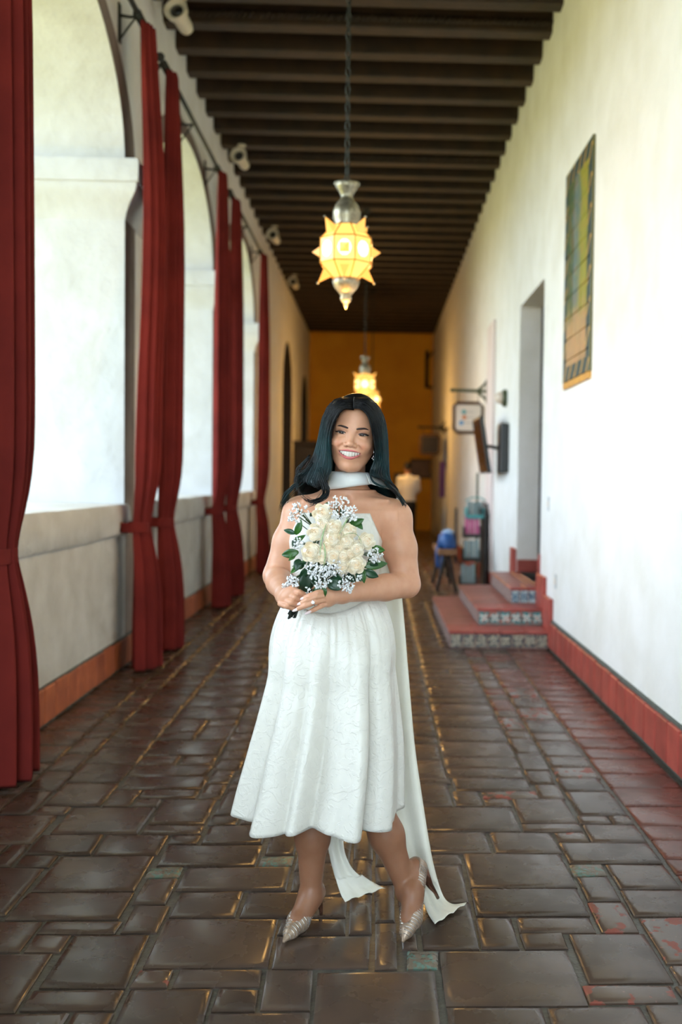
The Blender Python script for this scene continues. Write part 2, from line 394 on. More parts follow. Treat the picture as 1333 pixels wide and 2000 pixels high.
for i in range(5): MB().bbox(XR+.3, XR+.36, 20.7+i*.32+.004, 20.7+i*.32+.316, 0, 2.5, .008).build('plank', wood_door, d4)
br = struct(MB().box(XR-.018, XR+.01, YN, 8.12, 0, .246).build('baseboard_right', green_edge))
pieces(br, redboard, 3.6, 8.1, 0.20, XR-.036, XR, .022, .228)
br2 = struct(MB().box(XR-.018, XR+.01, 10.62, 20.6, 0, .24).build('baseboard_right_far', green_edge))
pieces(br2, redboard, 10.62, 20.6, 0.25, XR-.036, XR, .01, .228)
# stepped red tiles where the baseboard climbs with the stair
st = struct(grp(None, 'baseboard_stair'))
for (a, b, c, d) in ((8.12, 8.46, .02, .42), (8.46, 8.83, .2, .57), (DY1, 10.62, .0, .68)): MB().bbox(XR-.036, XR+.0, a+.004, b-.004, c, d, .006).build('tile', redboard, st)
MB().bbox(XR+.004, XR+.24, DY1-.034, DY1+.0, LZ, LZ+.13, .006).build('tile', redboard, st)
MB().bbox(XR-.02, XR+.05, DY0-.03, DY0+.02, LZ, LZ+.30, .006).build('tile', redboard, st)
# ---- end wall, ceiling
struct(MB().box(XL-.1, XR+.6, YE, YE+.3, -.05, WT).build('wall_back', ochre_m))
sky_shield = struct(MB().box(XL-TH-2.3, XL-TH-.02, YN-.3, YE+.3, WT-.12, WT+.02).build('ceiling_sky_shield', wood_plank))  # added slab out of view, cuts high skylight off the arch jambs
ce = struct(MB().box(XL-1.3, XR+.9, YN-.3, YE+.3, WT+.02, WT+.3).build('ceiling', wood_plank))
for i in range(16):
    xa = XL-.02+i*.2105
    MB().box(xa+.004, xa+.2065, YN, YE, WT-.02, WT+.02).build('plank', wood_plank, ce)
def beam(yf, rope):                      # yf: far lower edge
    b = MB().bbox(XL-.04, XR+.04, yf-.165, yf, ZC, ZC+.30, .012).build('beam', wood_dark, ce)
    if rope:
        mb = MB()
        for ph in (0, PI):
            n = 240; P = [(XL+(XR-XL)*k/n, yf-.175+.014*math.sin(k*.9+ph), ZC+.075+.02*math.cos(k*.9+ph)) for k in range(n+1)]
            mb.tube(P, .016, 5)
        mb.build('rope_moulding', wood_dark, b, smooth=True)
k = -23
while 8.79+.52*k < YE-.05:
    if 8.79+.52*k > -3.5: beam(8.79+.52*k, k % 7 == 0)
    k += 1

# ================================================================ THINGS OF THE CORRIDOR
velvet = mat('red_curtain_cloth', srgb(114,34,28), 0.85, srgb(94,26,22), 3, bump=0.15, bscale=160, bdist=0.002, spec=.2)
rod_m = mat('curtain_rod_iron', srgb(46,48,42), 0.5, metal=0.5)
brass = mat('aged_silver_metal', srgb(168,160,140), 0.35, srgb(120,114,98), 30, bump=0.2, metal=0.75)
white_metal = mat('white_enamel', srgb(214,204,180), 0.4)
black_m = mat('black_plastic', srgb(16,18,18), 0.3)
glass_hot = mat('lit_pale_glass', (.3,.2,.1), 0.3, emit=(1.0,.66,.22), estr=5.0)
glass_amber = mat('lit_amber_glass', (.2,.08,.015), 0.3, emit=(1.0,.46,.09), estr=1.0)
glass_mid = mat('lit_honey_glass', (.2,.09,.02), 0.3, emit=(1.0,.52,.11), estr=1.25)

# ---- curtains: hung in folds, tied back at sill height
def curtain(yc, label, top_l, mid_l, foot_l, seed, dx=0.0, lean=0.0):
    r = random.Random(seed); t = thing('curtain', label, 'curtain', (-1.70+dx, yc, 0), 0, 'red curtains of the arcade')
    nf = 6; NU = nf*12; ph = r.uniform(0, 6)
    zs = [4.575, 4.5, 4.3, 3.9, 3.4, 2.8, 2.2, 1.8, 1.5, 1.3, 1.17, 1.09, 1.03, .97, .86, .7, .5, .3, .15, .012]
    def prof(z):
        if z > 3.4: s = (4.63-z)/1.23; L = top_l+(mid_l-top_l)*s; A = .022+.045*s
        elif z > 1.5: s = (3.4-z)/1.9; L = mid_l; A = .067+.012*s
        elif z > 1.03: s = (1.5-z)/.47; s = s*s*(3-2*s); L = mid_l+(.21-mid_l)*s; A = .079-.035*s
        else: s = min(1, (1.03-z)/.75); s = s*(2-s); L = .21+(foot_l-.21)*s; A = .044+.05*s
        return L, A
    rings = []
    for z in zs:
        L, A = prof(z); row = []; tie = math.exp(-((z-1.03)/.25)**2)
        for i in range(NU+1):
            q = i/NU; a = 2*PI*nf*q+ph; fold = math.sin(a)+.3*math.sin(2.3*a+1.3)
            edge = .35+.65*math.sin(PI*min(1, max(0, q*1.0)))
            x = -1.70+dx+A*fold*edge + .015*(1-tie)-.02*tie + .05*math.sin(PI*q)
            row.append((x, yc+(q-.5)*L+lean*math.exp(-((z-3.2)/.95)**2)+.012*math.cos(a*.5+z)+.0*z, z))
        rings.append(row)
    mb = MB(); mb.loft(rings, closed=False)
    o = mb.build('drape', velvet, t, smooth=True); solidify(o, .006); subsurf(o, 1)
    mb = MB(); rr = []
    for k in range(25):                    # the tie band
        a = 2*PI*k/24; rr.append([( -1.752+dx+-.01+.105*math.cos(a)+.02, yc+.135*math.sin(a), z) for z in (.995, 1.0, 1.06, 1.065)])
    mb.loft(rr, closed=False); solidify(mb.build('tie_band', velvet, t, smooth=True), .012)
    MB().tube([(-1.86, yc+.09, 1.05), (-1.80, yc+.10, 1.04), (-1.77, yc+.11, 1.05), (-1.77, yc+.11, 1.08)], .008, 6).build('hook', rod_m, t, smooth=True)
    for i in range(6): yy = yc+(i/5-.5)*top_l; MB().lathe([(.026,-.008),(.032,0),(.026,.008)], 12, mx=Matrix.Translation((-1.70, yy, 4.60)) @ Matrix.Rotation(PI/2, 4, 'X')).build('ring', rod_m, t, smooth=True)
curtain(4.55, 'red tied curtain at the left edge of the photo, nearest of all', .40, .46, .46, 1)
curtain(7.19, 'tall red curtain at the first pier, the nearer one of that pair', .24, .34, .34, 2, 0.0, .22)
curtain(8.03, 'red curtain at the first pier, the farther one of that pair', .24, .40, .36, 3, 0.0, .08)
curtain(10.62, 'red curtain at the second pier, the nearer one of that pair', .28, .42, .36, 4)
curtain(11.62, 'red curtain at the second pier, half hidden behind its mate', .28, .42, .36, 5)
curtain(14.42, 'farthest single red curtain beside the last lit arch', .28, .42, .38, 6)
for i, (a, b, lab) in enumerate(((4.2, 7.42, 'iron curtain rod running off the top left of the photo'), (7.8, 10.9, 'iron curtain rod over the second arch'), (11.4, 14.75, 'iron curtain rod over the third and farthest arch'))):
    t = thing('curtain_rod', lab, 'curtain rod', (-1.70, a, 4.60), 0, 'curtain rods of the arcade')
    MB().tube([(-1.70, a, 4.605), (-1.70, b, 4.605)], .019, 10).build('rod', rod_m, t, smooth=True)
    for y in (a, b): MB().sphere((-1.70, y, 4.605), .035).build('finial', rod_m, t, smooth=True)
    for y in (a+.22, (a+b)/2, b-.22):
        MB().box(-1.86, -1.85, y-.03, y+.03, 4.45, 4.72).tube([(-1.855, y, 4.64), (-1.78, y, 4.63), (-1.70, y, 4.64)], .012, 6).tube([(-1.855, y, 4.47), (-1.80, y, 4.55), (-1.74, y, 4.63)], .008, 6).build('bracket', rod_m, t)

# ---- star lanterns on chains
def make_lantern(label):
    t = thing('star_lantern', label, 'lantern', (0, 0, 0), 0, 'star lanterns along the corridor')
    R0 = .175
    lat = [math.radians(a) for a in (-66, -24, 24, 66)]
    def P(la, k, r=R0): a = 2*PI*k/8+PI/8+.15; return Vector((r*math.cos(la)*math.cos(a), r*math.cos(la)*math.sin(a), r*math.sin(la)))
    def panel(q, m, spike=0.0, name='glass_panel'):
        c = sum(q, Vector())/len(q); n = c.normalized()
        q = [c+(p-c)*.93 for p in q]
        if spike: vs = q+[c+n*spike]; fs = [(i, (i+1) % len(q), len(q)) for i in range(len(q))]
        else: vs = q+[p-n*.006 for p in q]; m_ = len(q); fs = [tuple(range(m_)), tuple(range(2*m_-1, m_-1, -1))]+[(i, m_+i, m_+(i+1) % m_, (i+1) % m_) for i in range(m_)]
        return MB().add(vs, fs).build(name, m, t)
    for k in range(8):
        q = [P(lat[1],k),P(lat[1],k+1),P(lat[2],k+1),P(lat[2],k)]; panel(q, glass_mid); c = sum(q, Vector())/4; hx = (q[1]-q[0])*.5; hz = (q[3]-q[0])*.5; panel([c*1.02+hx*(.72*math.cos(a_))+hz*(.72*math.sin(a_)) for a_ in [PI*j/5 for j in range(10)]], glass_hot)
        for u, d in ((2, 3), (1, 0)):
            q = [P(lat[u],k),P(lat[u],k+1),P(lat[d],k+1),P(lat[d],k)]
            if ((k+(u == 2)) % 2 == 0): 
                c = sum(q, Vector())/4; n = c.normalized(); qq = [c+(p-c)*.93 for p in q]
                b = [c+(p-c)*.50 for p in q]
                panel(q, glass_mid); MB().add(b+[c+n*.088], [(i, (i+1) % 4, 4) for i in range(4)]).build('glass_spike', glass_amber, t)
                MB().sphere(c+n*.089, .008, 6, 4).build('spike_tip', brass, t, smooth=True)
            else: panel(q, glass_mid)
    for k in range(0, 8, 2):
        q = [P(0, k+1, R0*.93)+Vector(d)*.0 for d in ((0,0,0),)]; a = 2*PI*(k+.5)/8+PI/8+.15
        n = Vector((math.cos(a), math.sin(a), 0)); c = n*R0*.85; s = n.cross(Vector((0,0,1)))
        MB().add([c+s*.03+Vector((0,0,.03)), c-s*.03+Vector((0,0,.03)), c-s*.03-Vector((0,0,.03)), c+s*.03-Vector((0,0,.03)), c+n*.055], [(0,1,4),(1,2,4),(2,3,4),(3,0,4)]).build('glass_spike', glass_amber, t)
    mb = MB()
    for la in lat: mb.tube([P(la, k, R0*1.004) for k in range(9)], .004, 5)
    for k in range(8): mb.tube([P(l_, k, R0*1.004) for l_ in lat], .004, 5)
    mb.build('frame', mat('gilt_frame', srgb(190,130,50), .4, metal=.6) if 'gilt_frame' not in bpy.data.materials else bpy.data.materials['gilt_frame'], t)
    MB().lathe([(.075,.155),(.07,.17),(.082,.2),(.084,.235),(.07,.275),(.045,.305),(.034,.325),(.04,.34),(.06,.375),(.078,.405),(.07,.407),(.05,.38),(.0,.36)], 18).build('crown', brass, t, smooth=True)
    MB().lathe([(.078,-.155),(.082,-.175),(.07,-.205),(.045,-.235),(.03,-.255),(.036,-.272),(.026,-.29),(.016,-.3),(.012,-.315),(0,-.335)], 18).build('pendant_finial', brass, t, smooth=True)
    return t
def chain(t, z0, z1):
    n = int((z1-z0)/.052); me = None
    for i in range(n):
        z = z0+(i+.5)*(z1-z0)/n
        if me is None:
            P = [(.014*math.cos(a), 0, .034*math.sin(a)) for a in [2*PI*k/10 for k in range(11)]]
            o = MB().tube(P, .0045, 5, caps=False).build('chain_link', rod_m, t, smooth=True); me = o.data
        else: o = link('chain_link', me, None, t)
        o.location = (0, 0, z); o.rotation_euler = (0, 0, (i % 2)*PI/2)
    MB().lathe([(.06,z1+.0),(.06,z1-.012),(.02,z1-.05),(0,z1-.05)], 14).build('ceiling_rose', rod_m, t, smooth=True)
lan = []
for (x, y, z, lab, lit) in ((-.2, 5.96, 2.735, 'large glowing star lantern hanging nearest, silver crown and pendant', 24), (-.2, 14.45, 2.745, 'glowing star lantern seen just above the bride\'s head', 26), (-.13, 20.6, 3.02, 'farthest lit star lantern peeping out behind the bride\'s hair', 70)):
    t = make_lantern(lab); chain(t, .40, 5.24-z); t.location = (x, y, z); t.rotation_euler = (0, 0, .1*y)
    li = bpy.data.lights.new('lantern_bulb', 'POINT'); li.energy = lit; li.color = (1, .55, .16); li.shadow_soft_size = .12
    lo = bpy.data.objects.new('lantern_bulb', li); COL.objects.link(lo); lo.location = (0, 0, -.42); lo.parent = t
# ---- spotlights under the rope beams
for i, y in enumerate((8.19, 11.75, 15.47, 19.11)):
    lab = ['white spotlight at the top edge of the photo, under a beam', 'white spotlight with dark lens above the second arch', 'white spotlight above the third arch, mid-way down the wall', 'farthest small white spotlight under the left end of a beam'][i]
    t = thing('spotlight', lab, 'spotlight', (-1.62, y, 5.1), 0, 'spotlights under the beams')
    mx = Matrix.Translation((-1.62, y, 5.07)) @ Matrix.Rotation(math.radians(75), 4, 'X') @ Matrix.Rotation(math.radians(-12), 4, 'Y')
    MB().lathe([(.0,-.13),(.05,-.13),(.06,-.1),(.062,.02),(.085,.06),(.098,.12),(.09,.122),(.07,.09),(0,.08)], 16, mx=mx).build('housing', white_metal, t, smooth=True, angle=40)
    MB().lathe([(.0,.085),(.055,.085),(.05,.1),(0,.104)], 14, mx=mx).build('lens', black_m, t, smooth=True)
    MB().lathe([(.05,0),(.05,-.012),(.012,-.02),(.012,-.16),(0,-.16)], 12, c=(-1.62, y, 5.245)).build('bracket', white_metal, t)

# ---- glazed tile picture on the right wall
mural_m = bpy.data.materials.new('glazed_picture_tile'); mural_m.use_nodes = True
nt = mural_m.node_tree; N = nt.nodes; L = nt.links; b = N['Principled BSDF']; b.inputs['Roughness'].default_value = .55; b.inputs['Specular IOR Level'].default_value = .3
def nmath(op, a, c=None, clamp=False):
    n = N.new('ShaderNodeMath'); n.operation = op; n.use_clamp = clamp
    for i, q in enumerate((a, c)):
        if q is None: continue
        if isinstance(q, (int, float)): n.inputs[i].default_value = q
        else: L.new(q, n.inputs[i])
    return n.outputs[0]
MY0, MY1, MZ0, MZ1 = 6.815, 7.765, 2.155, 3.75
geo = N.new('ShaderNodeNewGeometry'); sep = N.new('ShaderNodeSeparateXYZ'); L.new(geo.outputs['Position'], sep.inputs[0])
nz = N.new('ShaderNodeTexNoise'); nz.inputs['Scale'].default_value = 6; nz.inputs['Detail'].default_value = 4; L.new(geo.outputs['Position'], nz.inputs['Vector'])
wob = nmath('MULTIPLY', nmath('SUBTRACT', nz.outputs['Fac'], .5), .35)
u0 = nmath('DIVIDE', nmath('SUBTRACT', sep.outputs['Y'], MY0), MY1-MY0); v0 = nmath('DIVIDE', nmath('SUBTRACT', sep.outputs['Z'], MZ0), MZ1-MZ0)
u = nmath('ADD', u0, wob); v = nmath('ADD', v0, nmath('MULTIPLY', wob, .6))
def ramp(fac, stops):
    r = N.new('ShaderNodeValToRGB'); e = r.color_ramp.elements
    while len(e) < len(stops): e.new(.5)
    for el, (p, c) in zip(e, stops): el.position = p; el.color = (*srgb(*c), 1)
    L.new(fac, r.inputs[0]); return r.outputs[0]
def mixc(f, a, c):
    m = N.new('ShaderNodeMix'); m.data_type = 'RGBA'; L.new(f, m.inputs[0]); L.new(a, m.inputs[6]); L.new(c, m.inputs[7]); return m.outputs[2]
# from the near (right) side: yellow-green trees, blue-grey sky between, dark green trees at the far side; sandy ground below
scene_c = ramp(u, [(0, (146,140,28)), (.34, (134,130,32)), (.44, (96,112,96)), (.58, (88,106,112)), (.68, (44,70,34)), (1, (26,52,20))])
low = ramp(v, [(0, (156,118,80)), (.12, (178,134,92)), (.26, (170,132,90)), (.34, (150,130,60)), (1, (120,130,50))])
pic = mixc(ramp(v, [(.26, (0,0,0)), (.36, (255,255,255))]), low, scene_c)
chk = N.new('ShaderNodeTexNoise'); chk.inputs['Scale'].default_value = 13; L.new(geo.outputs['Position'], chk.inputs['Vector'])
pic = mixc(nmath('MULTIPLY', chk.outputs['Fac'], .35), pic, ramp(chk.outputs['Fac'], [(.35, (60,80,40)), (.5, (150,150,60)), (.62, (176,120,60))]))
# border: dark blue-green with ochre drops
wv = N.new('ShaderNodeTexWave'); wv.inputs['Scale'].default_value = 1.0; wv.bands_direction = 'DIAGONAL'
s1 = nmath('SINE', nmath('MULTIPLY', nmath('ADD', sep.outputs['Y'], sep.outputs['Z']), 30.0))
bord = ramp(s1, [(0, (38,58,56)), (.86, (46,66,60)), (.93, (176,132,50)), (1, (210,160,60))])
edge = nmath('MINIMUM', nmath('MINIMUM', u0, nmath('SUBTRACT', 1.0, u0)), nmath('MULTIPLY', nmath('MINIMUM', v0, nmath('SUBTRACT', 1.0, v0)), 1.68))
L.new(mixc(nmath('LESS_THAN', edge, .115), pic, bord), b.inputs['Base Color'])
trim_dark = mat('dark_glazed_edge', srgb(96,92,48), .35)
trim_gold = mat('ochre_glazed_edge', srgb(206,150,44), .35, srgb(180,120,36), 12)
t = thing('tile_mural', 'tall glazed tile picture with dark patterned border on the white right wall', 'mural', (XR, 7.29, 2.155))
NYT, NZT = 6, 10; a = (MY1-MY0)/NYT; c = (MZ1-MZ0)/NZT
for i in range(NYT):
    for j in range(NZT):
        MB().bbox(XR-.022+rng.uniform(-.002,.002), XR, MY0+i*a+.0022, MY0+(i+1)*a-.0022, MZ0+j*c+.0022, MZ0+(j+1)*c-.0022, .003).build('tile', mural_m, t)
for (p, q, r_, s_) in ((MY0-.01, MY0, MZ0, MZ1+.01), (MY1, MY1+.01, MZ0, MZ1+.01), (MY0, MY1, MZ1, MZ1+.01), (MY0, MY1, MZ0-.05, MZ0)): MB().bbox(XR-.02, XR, p, q, r_, s_, .003).build('edge_trim', trim_gold if s_ == MZ0 else trim_dark, t)

# ---- stair to the door: three treads of clay tile, patterned riser tiles
tread_m = mat('stair_clay_tile', srgb(164,96,84), .4, srgb(140,78,66), 6, bump=.2, rand=.1)
nose_m = mat('stair_nosing_tile', srgb(172,84,74), .4, srgb(150,68,60), 8, bump=.2, rand=.1)
riser_m = [mat('riser_tile_dark', srgb(60,66,74), .25, srgb(170,160,140), 42, lo=.5, hi=.54, dist=.6), mat('riser_tile_teal', srgb(84,140,142), .25, srgb(190,110,90), 36, lo=.52, hi=.58, dist=.5), mat('riser_tile_white', srgb(186,204,206), .25, srgb(70,110,130), 40, lo=.54, hi=.58, dist=.5)]
mort = mat('stair_mortar', srgb(150,126,120), .8, srgb(132,110,104), 20, bump=.3)
tile_line = [mat('riser_figure_dark', srgb(176,168,150), .3), mat('riser_figure_teal', srgb(208,214,206), .3), mat('riser_figure_blue', srgb(66,112,140), .3)]
t = thing('stair', 'three-step clay tile stair with painted riser tiles below the doorway', 'stair', (1.1, 9.2, 0))
steps = [(.61, 8.17, 10.58, 0.0, .147), (.875, 8.50, 10.42, .147, .293), (1.20, 8.83, 10.36, .293, .44)]
for n, (x0, y0, y1, z0, z1) in enumerate(steps):
    s = MB().box(x0+.012, XR-.002, y0+.012, y1-.012, 0.0, z1-.022).build('step', mort, t)
    nxt = steps[n+1] if n < 2 else (XR+.24, DY0+.0, DY1, 0, 0)
    # treads: front strip, side strip, in tiles with a nosing proud of the riser
    wx = nxt[0]-x0; m = max(2, round((XR-x0)/.21))
    for i in range(m):
        xa = x0+(XR-x0)*i/m; xb = x0+(XR-x0)*(i+1)/m
        MB().bbox(xa-.0+.003-(.01 if i == 0 else 0), xb-.003, y0-.012, nxt[1]-.002 if n < 2 else y0+.3, z1-.024, z1, .006).build('tread_tile', nose_m, s)
    yb = nxt[1] if n < 2 else y0+.3
    m = max(3, round((y1-yb)/.26))
    for i in range(m):
        ya = yb+(y1-yb)*i/m; ye = yb+(y1-yb)*(i+1)/m
        if n < 2: MB().bbox(x0-.012, nxt[0]+.01, ya+.003, ye-.003, z1-.024, z1, .006).build('tread_tile', tread_m, s)
        else:
            for (xa, xb) in ((x0-.012, x0+.2), (x0+.2, XR-.003), (XR+.0, XR+.22)):
                if xa >= XR-.001 and (ye < DY0+.2): continue
                MB().bbox(xa+.003, xb-.003, ya+.003, ye-.003, z1-.024, z1, .006).build('tread_tile', tread_m, s)
    m = [8, 6, 3][n]; hh = z1-.03-z0
    for i in range(m):                   # front risers
        wd = min((XR-.02-x0)/m, .115); xa = x0+.008+(XR-.03-x0)*i/m
        q = MB().bbox(xa+.006, xa+(XR-.03-x0)/m-.006, y0, y0+.02, z0+.012, z1-.03, .003).build('riser_tile', riser_m[n], s)
        cx_, cz = xa+(XR-.03-x0)/m/2, (z0+z1-.018)/2; mb = MB()
        for k in range(4):
            a_ = PI/4+k*PI/2; mb.tube([(cx_+.008*math.cos(a_), y0-.0015, cz+.008*math.sin(a_)), (cx_+.03*math.cos(a_), y0-.0015, cz+.03*math.sin(a_)), (cx_+.045*math.cos(a_+.3), y0-.0015, cz+.04*math.sin(a_+.3))], [.006, .009, .003], 5)
        mb.tube([(cx_+.016*math.cos(a_), y0-.0015, cz+.016*math.sin(a_)) for a_ in [2*PI*k/10 for k in range(11)]], .004, 5, caps=False)
        mb.build('riser_tile_figure', tile_line[n], s)
    m = max(4, round((y1-y0)/.16))
    for i in range(m): ya = y0+.02+(y1-y0-.03)*i/m; MB().bbox(x0, x0+.02, ya+.004, ya+(y1-y0-.03)/m-.004, z0+.012, z1-.03, .003).build('riser_tile', mort, s)

# ---- fittings of the right wall
cream = mat('cream_board', srgb(226,208,190), .6); brown = mat('sign_brown_wood', srgb(92,62,38), .5, srgb(70,46,28), 14)
def hanging_sign(y, x0, x1, z0, z1, label, face, bar, icons=True):
    t = thing('hanging_sign', label, 'sign', ((x0+x1)/2, y, z0))
    zc = z1+.16
    mb = MB(); mb.tube([(XR, y, zc), (x0-.02, y, zc+.01)], .022, 8); mb.tube([(XR, y, zc+.13), (XR-.05, y, zc+.07), (XR-.12, y, zc+.01)], .018, 6); mb.tube([(XR, y, zc-.12), (XR-.05, y, zc-.07), (XR-.12, y, zc-.01)], .018, 6)
    mb.box(XR-.012, XR, y-.03, y+.03, zc-.16, zc+.16); mb.sphere((x0-.03, y, zc+.01), .03, 8, 6); mb.build('bracket', bar, t, smooth=True, angle=40)
    for xx in (x0+.06, x1-.06): MB().tube([(xx, y, z1-.01), (xx, y, zc)], .006, 5).build('hanger', iron, t)
    MB().bbox(x0+.03, x1-.03, y-.012, y+.012, z0+.03, z1-.03, .004).build('board', face, t)
    mb = MB(); c = [(x0+.05, z0), (x1-.05, z0), (x1, z0+.05), (x1, z1-.05), (x1-.05, z1), (x0+.05, z1), (x0, z1-.05), (x0, z0+.05), (x0+.05, z0)]
    mb.tube([(p, y, q) for p, q in c], .024, 8); mb.build('frame', brown, t, smooth=True, angle=50)
    if icons:
        for (dx, dz, col) in ((.28, .76, (86,150,150)), (.30, .52, (206,120,70)), (.16, .27, (96,140,180))):
            m = mat('sign_ink', srgb(*col), .6); MB().lathe([(.03,-.006),(.032,0),(.0,.004)], 12, mx=Matrix.Translation((x0+.06+dx*(x1-x0-.12), y-.014, z0+.05+dz*(z1-z0-.1))) @ Matrix.Rotation(PI/2, 4, 'X')).build('symbol', m, t)
            MB().box(x0+.06+(dx+.14)*(x1-x0-.12), x0+.06+(dx+.5)*(x1-x0-.12), y-.015, y-.012, z0+.045+dz*(z1-z0-.1), z0+.055+dz*(z1-z0-.1)).build('line', mat('sign_grey_ink', srgb(170,156,146), .6), t)
gm = mat('green_bronze', srgb(76,84,60), .5, metal=.3)
hanging_sign(13.45, 1.02, 1.41, 2.03, 2.43, 'cream hanging sign with brown frame and coloured symbols on a wall bracket', cream, gm)
hanging_sign(21.8, .93, 1.36, 1.93, 2.36, 'dark unlit hanging sign far off above the man\'s right', wood_door, iron, False)
t = thing('television', 'black flat television tilted out from the right wall by the door', 'television', (XR-.1, 11.3, 1.4))
MB().bbox(XR-.09, XR, 11.05, 11.42, 1.48, 2.03, .01).build('wall_box', black_m, t)
mx = Matrix.Translation((XR-.235, 11.75, 1.80)) @ Matrix.Rotation(math.radians(-9), 4, 'Y')
MB().bbox(-.022, .022, -.45, .45, -.33, .33, .008, mx).build('screen_case', black_m, t)
MB().box(-.0255, -.0225, -.43, .43, -.31, .31, mx).build('screen', mat('dark_screen', srgb(30,34,36), .08), t)
MB().tube([(XR-.03, 11.4, 1.75), (XR-.12, 11.6, 1.78), (XR-.22, 11.7, 1.8)], .02, 8).build('arm', black_m, t, smooth=True)
t = thing('wall_lamp', 'small round lamp on the right wall above the television', 'lamp', (XR, 11.34, 2.3))
MB().lathe([(.0,0),(.10,0),(.10,.03),(.085,.05),(0,.05)], 18, mx=Matrix.Translation((XR, 11.34, 2.33)) @ Matrix.Rotation(-PI/2, 4, 'Y')).build('mount', gm, t, smooth=True, angle=40)
MB().sphere((XR-.07, 11.34, 2.33), .07, 14, 8).build('globe', cream, t, smooth=True)
for y, z, lab in ((8.42, 1.2, 'pale switch plate on the white wall at shoulder height'), (8.02, .58, 'pale socket plate low on the white wall')):
    t = thing('wall_plate', lab, 'plate', (XR, y, z))
    MB().bbox(XR-.008, XR, y-.035, y+.035, z-.06, z+.06, .003).build('cover', mat('plate_grey', srgb(190,192,190), .4), t); MB().bbox(XR-.014, XR-.006, y-.012, y+.012, z-.025, z+.025, .002).build('rocker', cream, t)
struct(MB().bbox(XR-.035, XR+.02, 12.45, 13.15, .2, 3.4, .01).build('trim_40', mat('pink_plaster', srgb(222,204,198), .85, bump=.3)))

# ---- brochure rack and the blue-laden trestle stool
teal = mat('teal_rack_metal', srgb(70,160,160), .4); greyp = mat('grey_brochure_paper', srgb(128,146,146), .6); pinkp = mat('pink_brochure_paper', srgb(196,96,140), .6); dark_fr = mat('rack_dark_frame', srgb(44,42,40), .5)
t = thing('brochure_rack', 'tiered leaflet rack with grey, pink and teal trays beside the stair', 'rack', (1.2, 12.7, 0))
MB().box(1.36, 1.39, 12.55, 13.1, 0, 1.02).box(1.02, 1.05, 13.0, 13.05, .3, 1.02).build('back_frame', dark_fr, t)
for i, (xa, xb, y, z, h, m) in enumerate(((1.04, 1.25, 12.30, .06, .27, greyp), (1.08, 1.31, 12.42, .37, .27, greyp), (1.10, 1.32, 12.52, .66, .27, pinkp), (1.13, 1.36, 12.6, .90, .21, greyp), (1.30, 1.44, 12.62, .92, .18, dark_fr))):
    tr = MB().bbox(xa, xb, y, y+.02, z, z+.05, .004).box(xa, xb, y+.0, y+.26, z, z+.012).box(xa, xa+.012, y, y+.26, z, z+.14).box(xb-.012, xb, y, y+.26, z, z+.14).build('tray', teal if i in (3,) else dark_fr, t)
    for k in range(3):
        w_ = (xb-xa-.03)/3; mx = Matrix.Translation((xa+.015+w_*(k+.5), y+.05, z+.01)) @ Matrix.Rotation(math.radians(-14), 4, 'X')
        MB().bbox(-w_/2+.004, w_/2-.004, 0, .03, 0, h+rng.uniform(-.015,.015), .003, mx).build('leaflets', m, tr)
MB().tube([(1.12, 12.62, 1.13), (1.2, 12.6, 1.17), (1.3, 12.6, 1.17), (1.38, 12.62, 1.13)], .008, 6).build('top_rail', teal, t)
t = thing('pole_stand', 'thin dark pole standing behind the leaflet rack', 'pole', (1.40, 13.9, 0))
MB().tube([(1.40, 13.9, .02), (1.40, 13.9, 1.49)], .018, 8).build('pole', gm, t); MB().lathe([(.0,0),(.05,0),(.05,.02),(.02,.035),(0,.035)], 14, c=(1.40, 13.9, 0)).build('foot', gm, t)
t = thing('trestle_stool', 'low wooden trestle bench left of the leaflet rack', 'bench', (.9, 12.7, 0))
bw = mat('bench_wood', srgb(140,96,58), .55, srgb(112,74,44), 12)
MB().bbox(.75, .99, 12.2, 13.4, .46, .53, .01).build('seat', bw, t)
for y in (12.3, 13.3):
    for s in (-1, 1): MB().tube([(.87+s*.02, y, .46), (.87+s*.12, y, .0)], [.028, .024], 6).build('leg', wood_door, t)
MB().tube([(.87, 12.3, .2), (.87, 13.3, .2)], .018, 6).build('stretcher', wood_door, t)
bl_ = mat('blue_nylon', srgb(24,84,150), .5, srgb(16,62,120), 8, bump=.3); pale = mat('pale_blue_cloth', srgb(150,176,206), .7)
mb = MB(); rr = []
for k in range(9):
    s = k/8; z = .535+.20*math.sin(PI*s*.5); q = math.cos(PI*s*.5)**.5
    rr.append([(.885+.12*q*math.cos(a)+.012*math.sin(3*a), 12.55+.20*q*math.sin(a)+.015*math.cos(2*a), z) for a in [2*PI*i/16 for i in range(16)]])
mb.loft(rr); t = thing('blue_bag', 'blue bag with a pale cloth on top, lying on the trestle bench', 'bag', (.885, 12.55, .53)); mb.build('body', bl_, t, smooth=True)
mb = MB(); rr = []
for k in range(5):
    s = k/4; q = math.cos(PI*s*.5)**.6; rr.append([(.895+.085*q*math.cos(a), 12.55+.13*q*math.sin(a)+.02*math.cos(3*a), .715+.06*s) for a in [2*PI*i/14 for i in range(14)]])
mb.loft(rr).build('cloth', pale, t, smooth=True)
MB().tube([(.78, 12.42, .62), (.75, 12.36, .5), (.755, 12.34, .33), (.79, 12.34, .28), (.82, 12.36, .4), (.82, 12.42, .56)], .022, 8, flat=.5).build('strap', bl_, t, smooth=True)

